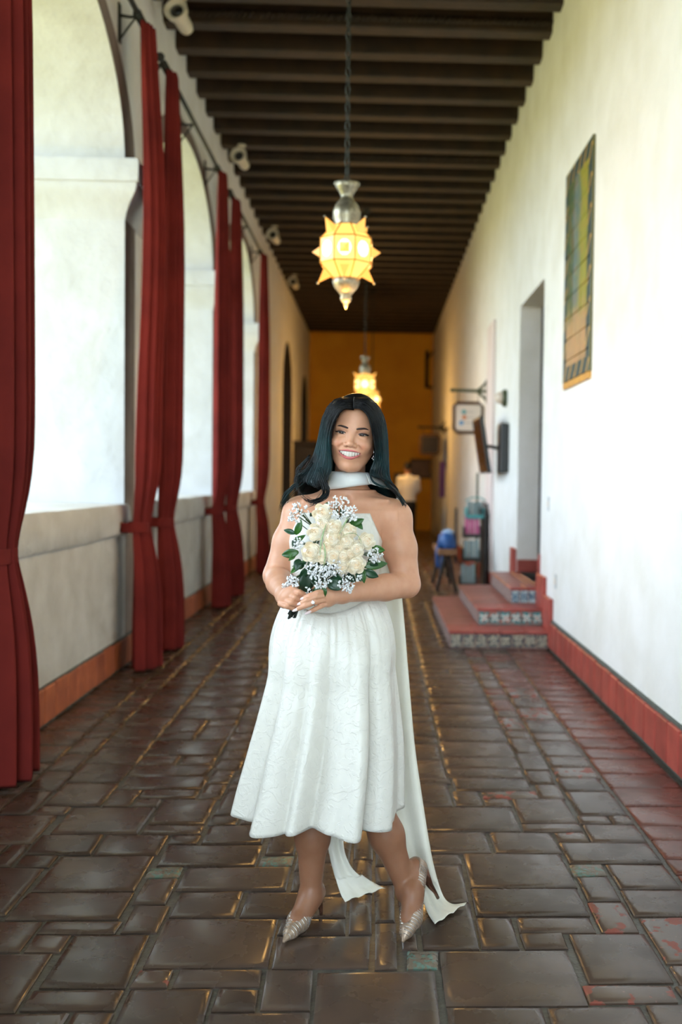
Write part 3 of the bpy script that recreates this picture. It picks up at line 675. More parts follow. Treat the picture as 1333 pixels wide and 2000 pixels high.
# ---- far end: iron lantern bracket, plaque, banner, cupboard
t = thing('wall_bracket', 'black iron bracket high on the yellow end wall', 'bracket', (1.34, YE, 4.0))
MB().tube([(1.30, YE-.04, 4.85), (1.30, YE-.04, 3.85)], .05, 8).build('bar', iron, t); MB().tube([(1.30, YE-.05, 4.62), (1.40, YE-.3, 4.72), (1.46, YE-.5, 4.8)], .025, 6).build('arm', iron, t); MB().tube([(1.30, YE-.05, 3.9), (1.42, YE-.2, 3.84), (1.50, YE-.26, 3.9)], .03, 6).build('hook', iron, t)
t = thing('wall_plaque', 'brown framed plaque on the yellow end wall beside the man', 'plaque', (1.15, YE, 1.5))
MB().bbox(.92, 1.42, YE-.03, YE, 1.45, 1.9, .01).build('board', mat('plaque_brown', srgb(110,72,38), .5, srgb(84,54,28), 10), t); MB().tube([(.9, YE-.03, 1.43), (1.44, YE-.03, 1.43), (1.44, YE-.03, 1.92), (.9, YE-.03, 1.92), (.9, YE-.03, 1.43)], .025, 6).build('frame', wood_door, t)
t = thing('banner', 'narrow purple banner stand by the far dark doorway', 'banner', (1.35, 20.3, 0))
MB().bbox(1.26, 1.38, 20.3, 20.32, 1.02, 1.75, .004).build('cloth', mat('purple_cloth', srgb(92,50,110), .7), t); MB().tube([(1.32, 20.33, 0), (1.32, 20.33, 1.78)], .012, 6).build('pole', iron, t); MB().bbox(1.2, 1.44, 20.25, 20.41, 0, .03, .005).build('foot', iron, t)
t = thing('cupboard', 'dark wooden cupboard against the left wall at the far end', 'cupboard', (-1.5, 22.8, 0))
MB().bbox(XL+.01, -1.40, 21.9, 23.6, .08, 2.1, .02).build('body', wood_door, t); MB().bbox(XL+.005, -1.35, 21.85, 23.65, 2.1, 2.2, .02).build('cornice', wood_door, t)
for (a_, c_) in ((21.95, 22.72), (22.78, 23.55)):
    d = MB().bbox(-1.40, -1.375, a_, c_, .15, 2.02, .01).build('door', wood_door, t); MB().sphere((-1.36, c_-.06 if a_ < 22.5 else a_+.06, 1.05), .02, 8, 5).build('knob', brass, d, smooth=True)
for y in (21.97, 23.53):
    for x in (XL+.07, -1.45): MB().bbox(x-.04, x+.04, y-.04, y+.04, 0, .085, .01).build('foot', wood_door, t)
t = thing('side_table', 'dark cloth-covered side table in front of the man at the far end', 'table', (.45, 22.3, 0))
MB().bbox(.15, .62, 21.9, 22.8, .86, .9, .01).build('top', wood_door, t); MB().bbox(.17, .60, 21.92, 22.78, .05, .86, .02).build('cloth', black_m, t)
MB().bbox(.36, .66, 22.05, 22.4, .902, 1.52, .03).build('cabinet', wood_door, t)

# ================================================================ THE BRIDE
def npv(v): return np.array(v, dtype=np.float32)
class Field:                              # signed distances on a grid; parts melt together with smooth unions
    def __init__(s, lo, hi, h):
        s.lo = np.array(lo, float); s.h = h; s.n = np.ceil((np.array(hi)-s.lo)/h).astype(int)+1
        s.F = np.full(s.n, 0.05, np.float32)
    def _box(s, lo, hi):
        i0 = np.maximum(0, np.floor((np.array(lo)-s.lo)/s.h).astype(int)); i1 = np.minimum(s.n, np.ceil((np.array(hi)-s.lo)/s.h).astype(int)+1)
        if (i1 <= i0).any(): return None
        sl = tuple(slice(a, b) for a, b in zip(i0, i1))
        ax = [(s.lo[k]+s.h*np.arange(i0[k], i1[k])).astype(np.float32) for k in range(3)]
        return sl, ax[0][:, None, None], ax[1][None, :, None], ax[2][None, None, :]
    def put(s, fn, lo, hi, k=0.0, sub=False):
        m = k+3*s.h; b = s._box(np.array(lo)-m, np.array(hi)+m)
        if b is None: return
        sl, x, y, z = b; d = fn(x, y, z).astype(np.float32); a = s.F[sl]
        if sub:
            d = -d
            if k: h = np.clip(.5-.5*(a-d)/k, 0, 1); s.F[sl] = a*(1-h)+d*h+k*h*(1-h)
            else: s.F[sl] = np.maximum(a, d)
        else:
            if k: h = np.clip(.5+.5*(a-d)/k, 0, 1); s.F[sl] = a*(1-h)+d*h-k*h*(1-h)
            else: s.F[sl] = np.minimum(a, d)
    def cone(s, a, b, ra, rb, k=0.0, sub=False):
        a, b = npv(a), npv(b); ba = b-a; L = float(ba@ba)+1e-12; R = max(ra, rb)
        def fn(x, y, z):
            px, py, pz = x-a[0], y-a[1], z-a[2]
            t = np.clip((px*ba[0]+py*ba[1]+pz*ba[2])/L, 0, 1)
            return np.sqrt((px-ba[0]*t)**2+(py-ba[1]*t)**2+(pz-ba[2]*t)**2)-(ra+(rb-ra)*t)
        s.put(fn, np.minimum(a, b)-R, np.maximum(a, b)+R, k, sub)
    def ball(s, c, r, k=0.0, sub=False): s.cone(c, c, r, r, k, sub)
    def ell(s, c, r, ax, k=0.0, sub=False):   # ellipsoid, ax: 3 unit rows
        c = npv(c); A = npv(ax); R = max(r)
        def fn(x, y, z):
            px, py, pz = x-c[0], y-c[1], z-c[2]; q = 0; g = 0
            for i in range(3):
                e = (px*A[i,0]+py*A[i,1]+pz*A[i,2]); q = q+(e/r[i])**2; g = g+(e/r[i]**2)**2
            q = np.sqrt(q); return q*(q-1)/np.sqrt(g+1e-12)
        s.put(fn, c-R, c+R, k, sub)
    def stack(s, rows, k=0.0, off=0.0):   # rows (z, cx, cy, rx, ry)
        R = np.array(rows)
        def fn(x, y, z):
            zz = z.ravel(); g = [np.interp(zz, R[:,0], R[:,i])[None,None,:] for i in range(1, 5)]
            q = np.sqrt(((x-g[0])/(g[2]+off))**2+((y-g[1])/(g[3]+off))**2)
            d = (q-1)*np.minimum(g[2], g[3])
            return np.maximum(d, np.maximum(R[0,0]-z, z-R[-1,0]))
        m = R[:,3:].max(); s.put(fn, (R[:,1].min()-m, R[:,2].min()-m, R[0,0]), (R[:,1].max()+m, R[:,2].max()+m, R[-1,0]), k)
    def sample(s, p):
        q = (np.array(p)-s.lo)/s.h; i = np.clip(np.floor(q).astype(int), 0, s.n-2); f = q-i; v = 0
        for a in (0, 1):
            for b in (0, 1):
                for c in (0, 1): v += s.F[i[0]+a, i[1]+b, i[2]+c]*(f[0] if a else 1-f[0])*(f[1] if b else 1-f[1])*(f[2] if c else 1-f[2])
        return v
    def mesh(s):                          # surface nets
        F = s.F; ins = F < 0; n = s.n
        c = np.zeros(np.array(n)-1, np.uint8)
        for a in (0,1):
            for b in (0,1):
                for d in (0,1): c += ins[a:n[0]-1+a, b:n[1]-1+b, d:n[2]-1+d]
        act = np.argwhere((c > 0) & (c < 8)); del c
        V = np.zeros((len(act), 3)); W = np.zeros(len(act))
        cn = [(a,b,d) for a in (0,1) for b in (0,1) for d in (0,1)]
        val = {q: F[act[:,0]+q[0], act[:,1]+q[1], act[:,2]+q[2]].astype(float) for q in cn}
        for q in cn:
            for k in range(3):
                if q[k]: continue
                r = list(q); r[k] = 1; r = tuple(r); va, vb = val[q], val[r]; m = (va < 0) != (vb < 0)
                t = va[m]/(va[m]-vb[m]); P = np.tile(np.array(q, float), (m.sum(), 1)); P[:,k] += t; V[m] += P; W[m] += 1
        V = s.lo+(act+V/W[:,None])*s.h
        idx = np.full(np.array(n)-1, -1, np.int32); idx[act[:,0], act[:,1], act[:,2]] = np.arange(len(act))
        quads = []
        for k in range(3):
            a1, a2 = [(1,2),(2,0),(0,1)][k]
            sl0 = [slice(1, -1)]*3; sl0[k] = slice(0, -1); sl1 = [slice(1, -1)]*3; sl1[k] = slice(1, None)
            A, B = ins[tuple(sl0)], ins[tuple(sl1)]
            for sgn in (0, 1):
                e = np.argwhere((A & ~B) if sgn == 0 else (~A & B))
                o = np.ones(3, int); o[k] = 0; e = e+o
                g = []
                for (d1, d2) in ((0,0),(1,0),(1,1),(0,1)):
                    p = e.copy(); p[:,a1] -= d1; p[:,a2] -= d2; g.append(idx[p[:,0], p[:,1], p[:,2]])
                g = np.stack(g, 1)
                quads.append(g if sgn == 0 else g[:, ::-1])
        return V, np.concatenate(quads)[:, ::-1] if False else np.concatenate(quads)
def net_obj(name, V, Q, m, parent=None):
    me = bpy.data.meshes.new(name); me.vertices.add(len(V)); me.vertices.foreach_set('co', np.asarray(V, np.float32).ravel())
    me.loops.add(len(Q)*4); me.loops.foreach_set('vertex_index', np.asarray(Q, np.int32).ravel())
    me.polygons.add(len(Q)); me.polygons.foreach_set('loop_start', np.arange(0, len(Q)*4, 4, dtype=np.int32))
    me.polygons.foreach_set('use_smooth', np.ones(len(Q), bool)); me.update(calc_edges=True); me.validate()
    return link(name, me, m, parent)

skin = mat('skin', srgb(203,150,120), .42, srgb(197,142,112), 40, bump=.04, bscale=300, bdist=.001, sss=.12, spec=.4)
satin = mat('ivory_jacquard', srgb(219,215,206), .36, srgb(213,209,200), 30)
nt = satin.node_tree; N = nt.nodes; L = nt.links; b_ = N['Principled BSDF']
ns = N.new('ShaderNodeTexNoise'); ns.inputs['Scale'].default_value = 22; ns.inputs['Detail'].default_value = 3; ns.inputs['Distortion'].default_value = 2.2
gm_ = N.new('ShaderNodeNewGeometry'); L.new(gm_.outputs['Position'], ns.inputs['Vector'])
rp = N.new('ShaderNodeMapRange'); rp.interpolation_type = 'SMOOTHSTEP'; rp.inputs[1].default_value = .49; rp.inputs[2].default_value = .60; L.new(ns.outputs['Fac'], rp.inputs[0])
bp = N.new('ShaderNodeBump'); bp.inputs['Strength'].default_value = .5; bp.inputs['Distance'].default_value = .002; L.new(rp.outputs[0], bp.inputs['Height']); L.new(bp.outputs['Normal'], b_.inputs['Normal'])
chiffon = mat('cream_scarf_cloth', srgb(228,224,210), .5, srgb(222,218,202), 12, bump=.1, bscale=40, sheen=.2)
scarf_w = mat('white_scarf_cloth', srgb(226,227,226), .4)
hair_m = mat('black_teal_hair', srgb(13,13,15), .36, srgb(6,44,48), 9, spec=.26, lo=.38, hi=.6)
nt = hair_m.node_tree; N = nt.nodes; L = nt.links                       # dyed lengths: black at the roots, teal lower down
g_ = N.new('ShaderNodeNewGeometry'); sx = N.new('ShaderNodeSeparateXYZ'); L.new(g_.outputs['Position'], sx.inputs[0])
mz = N.new('ShaderNodeMapRange'); mz.inputs[1].default_value = 1.60; mz.inputs[2].default_value = 1.50; L.new(sx.outputs['Z'], mz.inputs[0])
mxn = [n for n in N if n.type == 'MIX'][0]; fs = mxn.inputs[0].links[0].from_socket
mm = N.new('ShaderNodeMath'); mm.operation = 'MULTIPLY'; L.new(fs, mm.inputs[0]); L.new(mz.outputs[0], mm.inputs[1]); L.new(mm.outputs[0], mxn.inputs[0])
lash_m = mat('dark_lash', srgb(20,14,14), .5); brow_m = mat('brow_hair', srgb(46,30,28), .6)
lip_m = mat('rose_lip', srgb(196,104,106), .3, spec=.5); tooth_m = mat('tooth_enamel', srgb(206,198,188), .25)
mouth_m = mat('mouth_inside', srgb(90,30,32), .6); sclera_m = mat('eye_white', srgb(176,160,152), .2); iris_m = mat('dark_brown_iris', srgb(46,26,18), .08)
silver = mat('sparkling_silver', srgb(220,220,224), .12, metal=1.0)
nail_m = mat('pale_pink_nail', srgb(238,214,214), .15, coat=.5)

bride = thing('person', 'smiling dark-haired woman in a white midi dress holding a rose bouquet', 'person', (-.13, 3.1, 0))

# ---- head frame
tz = math.radians(6.5); yw = math.radians(3.0)
hF = Vector((-math.sin(yw), -math.cos(yw), -.03)).normalized()
hU = Vector((math.sin(tz), 0.0, math.cos(tz))); hU = (hU-hF*hU.dot(hF)).normalized(); hR = hU.cross(hF)*-1
hR = hF.cross(hU)*-1 if hF.cross(hU).x < 0 else hF.cross(hU)
H0 = pt(688, 846, 2.985)
HA = [tuple(hR), tuple(hF), tuple(hU)]
def hp(x, y, z): return H0+hR*x+hF*y+hU*z
B = Field((-.43, 2.77, -.01), (.26, 3.34, 1.69), .0024)
# ---- torso, neck, shoulders
TORSO = [(.93,-.140,3.14,.130,.085),(1.02,-.137,3.13,.130,.098),(1.12,-.133,3.125,.134,.102),(1.20,-.130,3.115,.141,.112),(1.26,-.118,3.12,.146,.105),(1.30,-.104,3.13,.146,.088),(1.33,-.095,3.135,.112,.07),(1.355,-.09,3.135,.07,.056)]
B.stack(TORSO)
for s in (-1, 1): B.ell((-.126+s*.062, 3.045, 1.205), (.062,.055,.062), np.eye(3), .03)
B.cone((-.089,3.135,1.33), (-.086,3.115,1.45), .051, .044, .03)
sL, eL, wL = pt(588,1006,3.14), pt(541,1124,3.13), pt(557,1164,2.93)
sR, eR, wR = pt(770,1013,3.14), pt(795,1141,3.11), pt(668,1160,2.915)
for sh, el, wr in ((sL, eL, wL), (sR, eR, wR)):
    B.cone((-.09, 3.14, 1.345), sh+Vector((0,0,.006)), .034, .046, .045)
    B.ball(sh, .052, .03)
    m1 = sh.lerp(el, .45); B.cone(sh, m1, .052, .052, .02); B.cone(m1, el, .052, .042, .02)
    m2 = el.lerp(wr, .35); B.cone(el, m2, .041, .041, .012); B.cone(m2, wr, .040, .0255, .012)
for s, e in ((-1, (-.222,3.085,1.335)), (1, (.03,3.085,1.33))): B.cone((-.09+s*.018, 3.072, 1.327), e, .0055, .005, .026)
B.ball((-.09, 3.062, 1.332), .012, .012, sub=True)
# ---- head
I3 = HA
def hb(c, r, k, sub=False): B.ell(hp(*c), r, HA, k, sub)
hb((0,-.088,.035), (.073,.095,.086), 0.0)
hb((0,-.056,-.014), (.0635,.0625,.070), .02)
hb((0,-.050,-.055), (.0555,.051,.060), .02)
B.cone(hp(0,-.092,-.06), (-.087,3.118,1.40), .044, .045, .012)
for s in (-1, 1):
    B.cone(hp(s*.046,-.074,-.046), hp(s*.020,-.030,-.0975), .019, .0155, .018)
    hb((s*.0365,-.018,-.033), (.0235,.0265,.0205), .018)
    B.cone(hp(s*.012,-.006,.0135), hp(s*.043,-.017,.013), .0095, .009, .012)
hb((0,-.018,-.0995), (.0175,.019,.0175), .016)
hb((0,-.018,-.062), (.034,.028,.024), .015)
for s in (-1, 1):
    hb((s*.031,.012,-.0015), (.0190,.0140,.0110), .008, sub=True)
    hb((s*.031,-.0115,-.002), (.0175,.0145,.0135), .005)
B.cone(hp(0,-.003,.006), hp(0,.0145,-.029), .0074, .0085, .009)
hb((0,.0182,-.0330), (.0094,.0092,.0086), .007)
for s in (-1, 1):
    hb((s*.0135,.0085,-.0362), (.0070,.0090,.0068), .004)
    hb((s*.0068,.0135,-.0425), (.0042,.0045,.0030), .002, sub=True)
    B.cone(hp(s*.0235,.0075,-.0365), hp(s*.0335,.0075,-.0475), .0022, .0034, .005, sub=True)
    B.cone(hp(s*.0335,.0075,-.0475), hp(s*.0415,.000,-.0625), .0034, .0026, .006, sub=True)
def face_y(x, z):                         # front surface of the face at head-local (x, z)
    a, b = .045, -.05
    ya = a
    while ya > b and B.sample(hp(x, ya, z)) > 0: ya -= .002
    lo, hi = ya, ya+.002
    for _ in range(10):
        m = (lo+hi)/2
        if B.sample(hp(x, m, z)) > 0: hi = m
        else: lo = m
    return hi
ZM, WM = -.0565, .0340
zU = lambda s: ZM+.0008*(1-s*s)+.0006*s*s                    # lower edge of the upper lip
zL = lambda s: ZM-0.0138*max(0.0,1-s*s)**.85                          # upper edge of the lower lip
zUU = lambda s: ZM+.0006+.0068*max(0.0,1-abs(s)**1.7)-.0012*math.exp(-(s/.12)**2)
zLL = lambda s: ZM-.0005-.0225*max(0.0,1-abs(s)**2.2)**.9
NS = 25
def lip(fo, fi, nm, bulge):
    rows = []
    for i in range(NS):
        s = -1+2*i/(NS-1); row = []
        for j in range(7):
            t = j/6; z = fo(s)+(fi(s)-fo(s))*t; y = face_y(s*WM, z)
            th = min(1, (1-abs(s))*4)
            row.append(hp(s*WM, y+.0004+bulge*math.sin(PI*min(1, t*1.0))*th-(.004*(t**6))*th, z))
        rows.append(row)
    return rows
up_rows = lip(zUU, zU, 'u', .0022); lo_rows = lip(zLL, zL, 'l', .0034)
ym0 = face_y(0, ZM-.006)
eye_y = {}
brow_pts = {s: [hp(s*x, face_y(s*x, z)+.0006, z) for x, z in ((.0125,.0132),(.019,.0150),(.027,.0166),(.035,.0180),(.042,.0174),(.048,.0155))] for s in (-1, 1)}
def lens(x, y, z):
    px, py, pz = x-H0.x, y-H0.y, z-H0.z
    lx = px*hR.x+py*hR.y+pz*hR.z; ly = px*hF.x+py*hF.y+pz*hF.z; lz = px*hU.x+py*hU.y+pz*hU.z
    s = np.clip(lx/WM, -1, 1); u = ZM+.0008; l = ZM-0.0138*np.power(np.clip(1-s*s, 0, 1), .85)
    d = np.maximum(np.maximum(lz-u, l-lz), np.abs(lx)-WM)
    return np.maximum(d, (ym0-.022)-ly)
c0 = hp(0, ym0, ZM); B.put(lens, np.array(c0)-.045, np.array(c0)+.045, .0015, sub=True)
# ---- hands: right hand (photo left) grips the stems, left hand lies over it
def finger(px, r0, r1):
    P = [pt(u, v, y) for u, v, y in px]
    for i in range(len(P)-1):
        a, c = .93*(r0+(r1-r0)*i/(len(P)-1)), .93*(r0+(r1-r0)*(i+1)/(len(P)-1)); B.cone(P[i], P[i+1], a, c, .0020)
    return P
B.cone(wL, pt(566,1165,2.895), .026, .027, .015); B.cone(pt(556,1176,2.90), pt(574,1156,2.885), .019, .019, .014)
F_R = [finger([(571,1154,2.885),(585,1157,2.862),(597,1163,2.872),(603,1168,2.895)], .0105, .0082),
       finger([(563,1163,2.885),(577,1167,2.858),(590,1173,2.868),(596,1177,2.892)], .0108, .0084),
       finger([(556,1172,2.885),(570,1177,2.858),(583,1182,2.868),(589,1185,2.892)], .0104, .0082),
       finger([(548,1179,2.89),(561,1184,2.864),(572,1188,2.872),(578,1191,2.893)], .0094, .0074)]
finger([(568,1150,2.91),(584,1146,2.915),(598,1149,2.925)], .0125, .0095)
B.cone(wR, pt(645,1163,2.885), .0275, .026, .015); B.cone(pt(636,1157,2.875), pt(640,1174,2.885), .018, .018, .014)
F_L = [finger([(636,1155,2.868),(620,1158,2.852),(606,1163,2.850),(596,1167,2.853)], .0098, .0072),
       finger([(634,1163,2.866),(617,1166,2.848),(601,1172,2.844),(590,1177,2.848)], .0102, .0074),
       finger([(634,1171,2.868),(615,1176,2.846),(597,1183,2.842),(583,1189,2.846)], .0100, .0072),
       finger([(640,1178,2.878),(627,1184,2.86),(615,1190,2.854),(607,1194,2.856)], .0088, .0066)]
finger([(642,1150,2.88),(626,1145,2.885),(612,1146,2.893)], .0122, .009)
# ---- legs and feet
G = B
for s, kk in ((-1, pt(613,1545,3.09)), (1, pt(722,1545,3.08))): G.cone((-.14+s*.06, 3.15, .92), kk+Vector((0,.02,.12)), .072, .066, .03)
kL, aL = pt(613,1545,3.09), pt(607,1748,3.095)
kR, aR = pt(722,1545,3.08), pt(797,1742,3.085)
for kk, aa in ((kL, aL), (kR, aR)):
    m = kk.lerp(aa, .45); G.cone(kk+Vector((0,.02,.12)), kk, .068, .056, .03); G.cone(kk, m+Vector((0,.012,0)), .054, .052, .03); G.cone(m+Vector((0,.012,0)), aa, .050, .031, .03)
fL = dict(heel=Vector((-.182,3.125,.083)), ball=Vector((-.230,3.035,.030)), toe=Vector((-.257,2.966,.016)), n=Vector((0,-.25,.97)))
fR = dict(heel=Vector((.142,3.112,.165)), ball=Vector((.118,3.015,.048)), toe=Vector((.099,2.968,.014)), n=Vector((-.50,-.52,.66)))
for ft, aa in ((fL, aL), (fR, aR)):
    h, bl2, to, n = ft['heel'], ft['ball'], ft['toe'], ft['n'].normalized()
    G.cone(aa, h+n*.008, .031, .027, .02); G.cone(aa-n*.0, h.lerp(bl2, .55)+n*.016, .030, .027, .025); G.cone(h, bl2, .026, .030, .02); G.cone(h.lerp(bl2,.5)+n*.014, bl2+n*.002, .026, .028, .02); G.cone(bl2, bl2.lerp(to, .75), .029, .014, .012)
VB, QB = B.mesh()
body = net_obj('body', VB, QB, skin, bride)
AV = VB; d_ = AV-np.array(H0); lx = d_@np.array(hR); ly = d_@np.array(hF); lz = d_@np.array(hU)
tint = np.ones((len(AV), 4), np.float32); fr = (ly > -.04) & (np.abs(lz) < .13)
def blend(w, c): tint[:, :3] *= 1-(w*fr)[:, None]*(1-np.array(c))
blend(np.exp(-((np.abs(lx)-.039)/.014)**2-((lz+.036)/.013)**2)*.8, (1.0,.80,.78))          # blush
blend(np.exp(-((np.abs(lx)-.0335)/.0135)**2-((lz-.001)/.0072)**2)*.95, (.42,.30,.26))      # eye shadow
blend(np.exp(-(lx/(WM*1.0))**6-((lz-ZM+.007)/.0085)**4)*(ly < ym0-.004), (.35,.12,.12))     # inside of the mouth
tint[AV[:, 2] < .9, :3] *= np.array((.46, .41, .36))                                             # legs darkened: shade put into the skin colour
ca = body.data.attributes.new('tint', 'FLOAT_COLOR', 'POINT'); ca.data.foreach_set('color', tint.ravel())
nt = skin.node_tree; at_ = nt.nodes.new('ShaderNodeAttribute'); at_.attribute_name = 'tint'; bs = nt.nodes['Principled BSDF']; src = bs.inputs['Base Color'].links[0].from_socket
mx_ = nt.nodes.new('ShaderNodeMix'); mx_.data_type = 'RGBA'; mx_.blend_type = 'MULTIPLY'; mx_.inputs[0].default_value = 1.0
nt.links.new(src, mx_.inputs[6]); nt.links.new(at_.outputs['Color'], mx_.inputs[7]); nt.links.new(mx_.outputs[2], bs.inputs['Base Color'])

# ---- face pieces
def patch(rows, name, m, par, sub=0):
    o = MB().loft(rows, closed=False).build(name, m, par, smooth=True)
    if sub: subsurf(o, sub)
    return o
lips = patch(up_rows, 'lips', lip_m, bride); me2 = MB().loft(lo_rows, closed=False)
patch(lo_rows, 'lips', lip_m, bride)
x = 0
TW = [.0043, .0036, .0037, .0032, .003]
for s in (-1, 1):
    xc = 0
    for i, hw in enumerate(TW):
        xm = s*(xc+hw); xc += 2*hw; ya = ym0-.0045-13*xm*xm
        zt, zb = ZM+.004, ZM-.0136*max(0.0,1-(xm/WM)**2)**.9-(.0006 if i == 0 else 0)
        ang = math.atan(26*xm)
        mx = Matrix(((hR.x,hF.x,hU.x,0),(hR.y,hF.y,hU.y,0),(hR.z,hF.z,hU.z,0),(0,0,0,1))); mx.translation = hp(xm, ya, 0)
        mx = mx @ Matrix.Rotation(-ang, 4, 'Z')
        MB().bbox(-hw, hw, -.004, .0010, zb, zt, .0009, mx).build('tooth', tooth_m, bride, smooth=True, angle=60)
rows = [[hp(WM*.95*sx, ym0-.013-10*(sx*WM)**2, ZM+.006-.024*t) for t in (0,.5,1)] for sx in np.linspace(-1, 1, 9)]
patch(rows, 'mouth_interior', mouth_m, bride)
for s in (-1, 1):
    ex, ez, er = .031, -.002, .0
    def ey(dx, dz): return -.0115+.0145*math.sqrt(max(0.02, 1-(dx/.0175)**2-(dz/.0135)**2))
    def up(t): return .0041*max(0.0,1-t*t)**.8+.0008*t*(1)-.0004
    def dn(t): return -.0027*max(0.0,1-t*t)**.9+.0008*t-.0004
    W_ = .0150
    rows = [[hp(s*(ex+W_*t), ey(W_*t, z)+.0006, ez+z) for z in [dn(t)+(up(t)-dn(t))*q/6 for q in range(7)]] for t in np.linspace(-1, 1, 17)]
    e = patch(rows, 'eye', sclera_m, bride)
    rows = []
    for rr_ in (.0, .0036, .0070, .0075):
        row = []
        for k in range(17):
            a = 2*PI*k/16; dx, dz = rr_*math.cos(a)-.0012*s*s, max(dn(-.1)+.0001, min(up(-.1)-.0001, rr_*math.sin(a))); row.append(hp(s*ex+dx, ey(dx, dz)+.0010+.0004*(1-rr_/.0075), ez+dz))
        rows.append(row)
    patch(rows, 'iris', iris_m, e)
    MB().sphere(hp(s*ex-.0022, ey(0, .001)+.0016, ez+.0012), .0007, 6, 4).build('glint', sclera_m, e)
    ts = np.linspace(-1.02, 1.02, 15)
    MB().tube([hp(s*(ex+W_*t), ey(W_*min(1,max(-1,t)), 0)+.0012+.0006*(t > .6), ez+up(max(-1,min(1,t)))+(.0022*max(0, t-.6))) for t in list(ts)+[1.2, 1.38]], [.0006]+[.0013+.0011*i/14 for i in range(14)]+[.0016, .0004], 6).build('upper_lash', lash_m, bride, smooth=True)
    MB().tube([hp(s*(ex+W_*t), ey(W_*t, -.002)+.0008, ez+dn(t)) for t in np.linspace(-.6, 1, 11)], .00055, 5).build('lower_lash', lash_m, bride, smooth=True)
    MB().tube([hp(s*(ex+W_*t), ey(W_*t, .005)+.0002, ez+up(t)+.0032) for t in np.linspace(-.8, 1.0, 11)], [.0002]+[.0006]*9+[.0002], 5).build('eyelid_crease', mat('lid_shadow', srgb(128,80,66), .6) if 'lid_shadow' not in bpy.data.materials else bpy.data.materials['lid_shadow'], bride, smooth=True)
    P = brow_pts[s]; MB().tube(P, [.0022,.0033,.0034,.0030,.0022,.0005], 6, flat=.9).build('eyebrow', brow_m, bride, smooth=True)
    c = hp(s*.066+(.004 if s > 0 else -.002), -.045, -.062)
    er_ = MB(); er_.tube([c+Vector((0,0,.03)), c+Vector((.001,-.001,.012)), c], .0009, 5); er_.sphere(c, .0032, 8, 6).sphere(c+Vector((.004,0,-.004)), .0026, 8, 6).sphere(c+Vector((-.004,0,-.005)), .0026, 8, 6).sphere(c+Vector((0,0,-.009)), .003, 8, 6)
    er_.build('earring', silver, bride, smooth=True)
# nails and ring
def nail(P, l=.009, w=.0042, ln=0.0):
    d = (P[-1]-P[-2]).normalized(); up_ = (cF*-1); up_ = (up_-d*up_.dot(d)).normalized(); sd = d.cross(up_)
    c = P[-1]+up_*.0058; rows = []
    for t in (-.6, 0, .6, 1.0+ln, 1.35+ln):
        ww = w*(1 if t < .7 else (.8 if t < 1.2+ln else .25)); rows.append([c+d*(l*t)+sd*(ww*q)-up_*(.0022*q*q+.0012*max(0, t)) for q in (-1,-.5,0,.5,1)])
    solidify(patch(rows, 'fingernail', nail_m, bride), .0009)
for i, P in enumerate(F_L): nail(P, ln=(.7 if i >= 2 else .3))
P = F_L[2]; c = P[1].lerp(P[2], .15); d = (P[2]-P[1]).normalized(); s1 = d.cross(Vector((0,0,1))).normalized(); s2 = d.cross(s1)
ring = MB().tube([c+(s1*math.cos(a)+s2*math.sin(a))*.0108 for a in [2*PI*k/20 for k in range(21)]], .0012, 6, caps=False).build('ring', silver, bride, smooth=True)
top = c+Vector((0,-.0125,.002)); MB().add([top+Vector(q)*.0052 for q in ((1,0,0),(.5,0,.87),(-.5,0,.87),(-1,0,0),(-.5,0,-.87),(.5,0,-.87),(0,-.7,0),(0,.9,0))], [(i,(i+1)%6,6) for i in range(6)]+[((i+1)%6,i,7) for i in range(6)]).build('gemstone', mat('clear_gem', (.95,.95,.97), .03, spec=1.0), ring)

# ---- bodice
D = Field((-.31, 2.95, .955), (.05, 3.27, 1.32), .003)
D.stack([(z, cx_, cy_, rx+.007, ry+.007) for z, cx_, cy_, rx, ry in TORSO[:6]]+[(1.33,-.100,3.13,.15,.09)])
for s in (-1, 1): D.ell((-.126+s*.062, 3.045, 1.205), (.070,.064,.070), np.eye(3), .03)
def cut(x, y, z):
    fx = np.abs((x+.118)/.15); line = 1.292-2.2*np.clip(x+.022, 0, 1)-2.2*np.clip(-.236-x, 0, 1)-.05*np.clip((y-3.10)/.1, 0, 1)-.006*np.exp(-((x+.125)/.03)**2)
    line = np.maximum(line, 1.19)
    return (line-z)+0*x
D.put(cut, (-.4, 2.9, 1.1), (.1, 3.3, 1.34), .006, sub=True)
V, Q = D.mesh(); V[:,2] += .0; dress = net_obj('dress', V, Q, satin, bride)
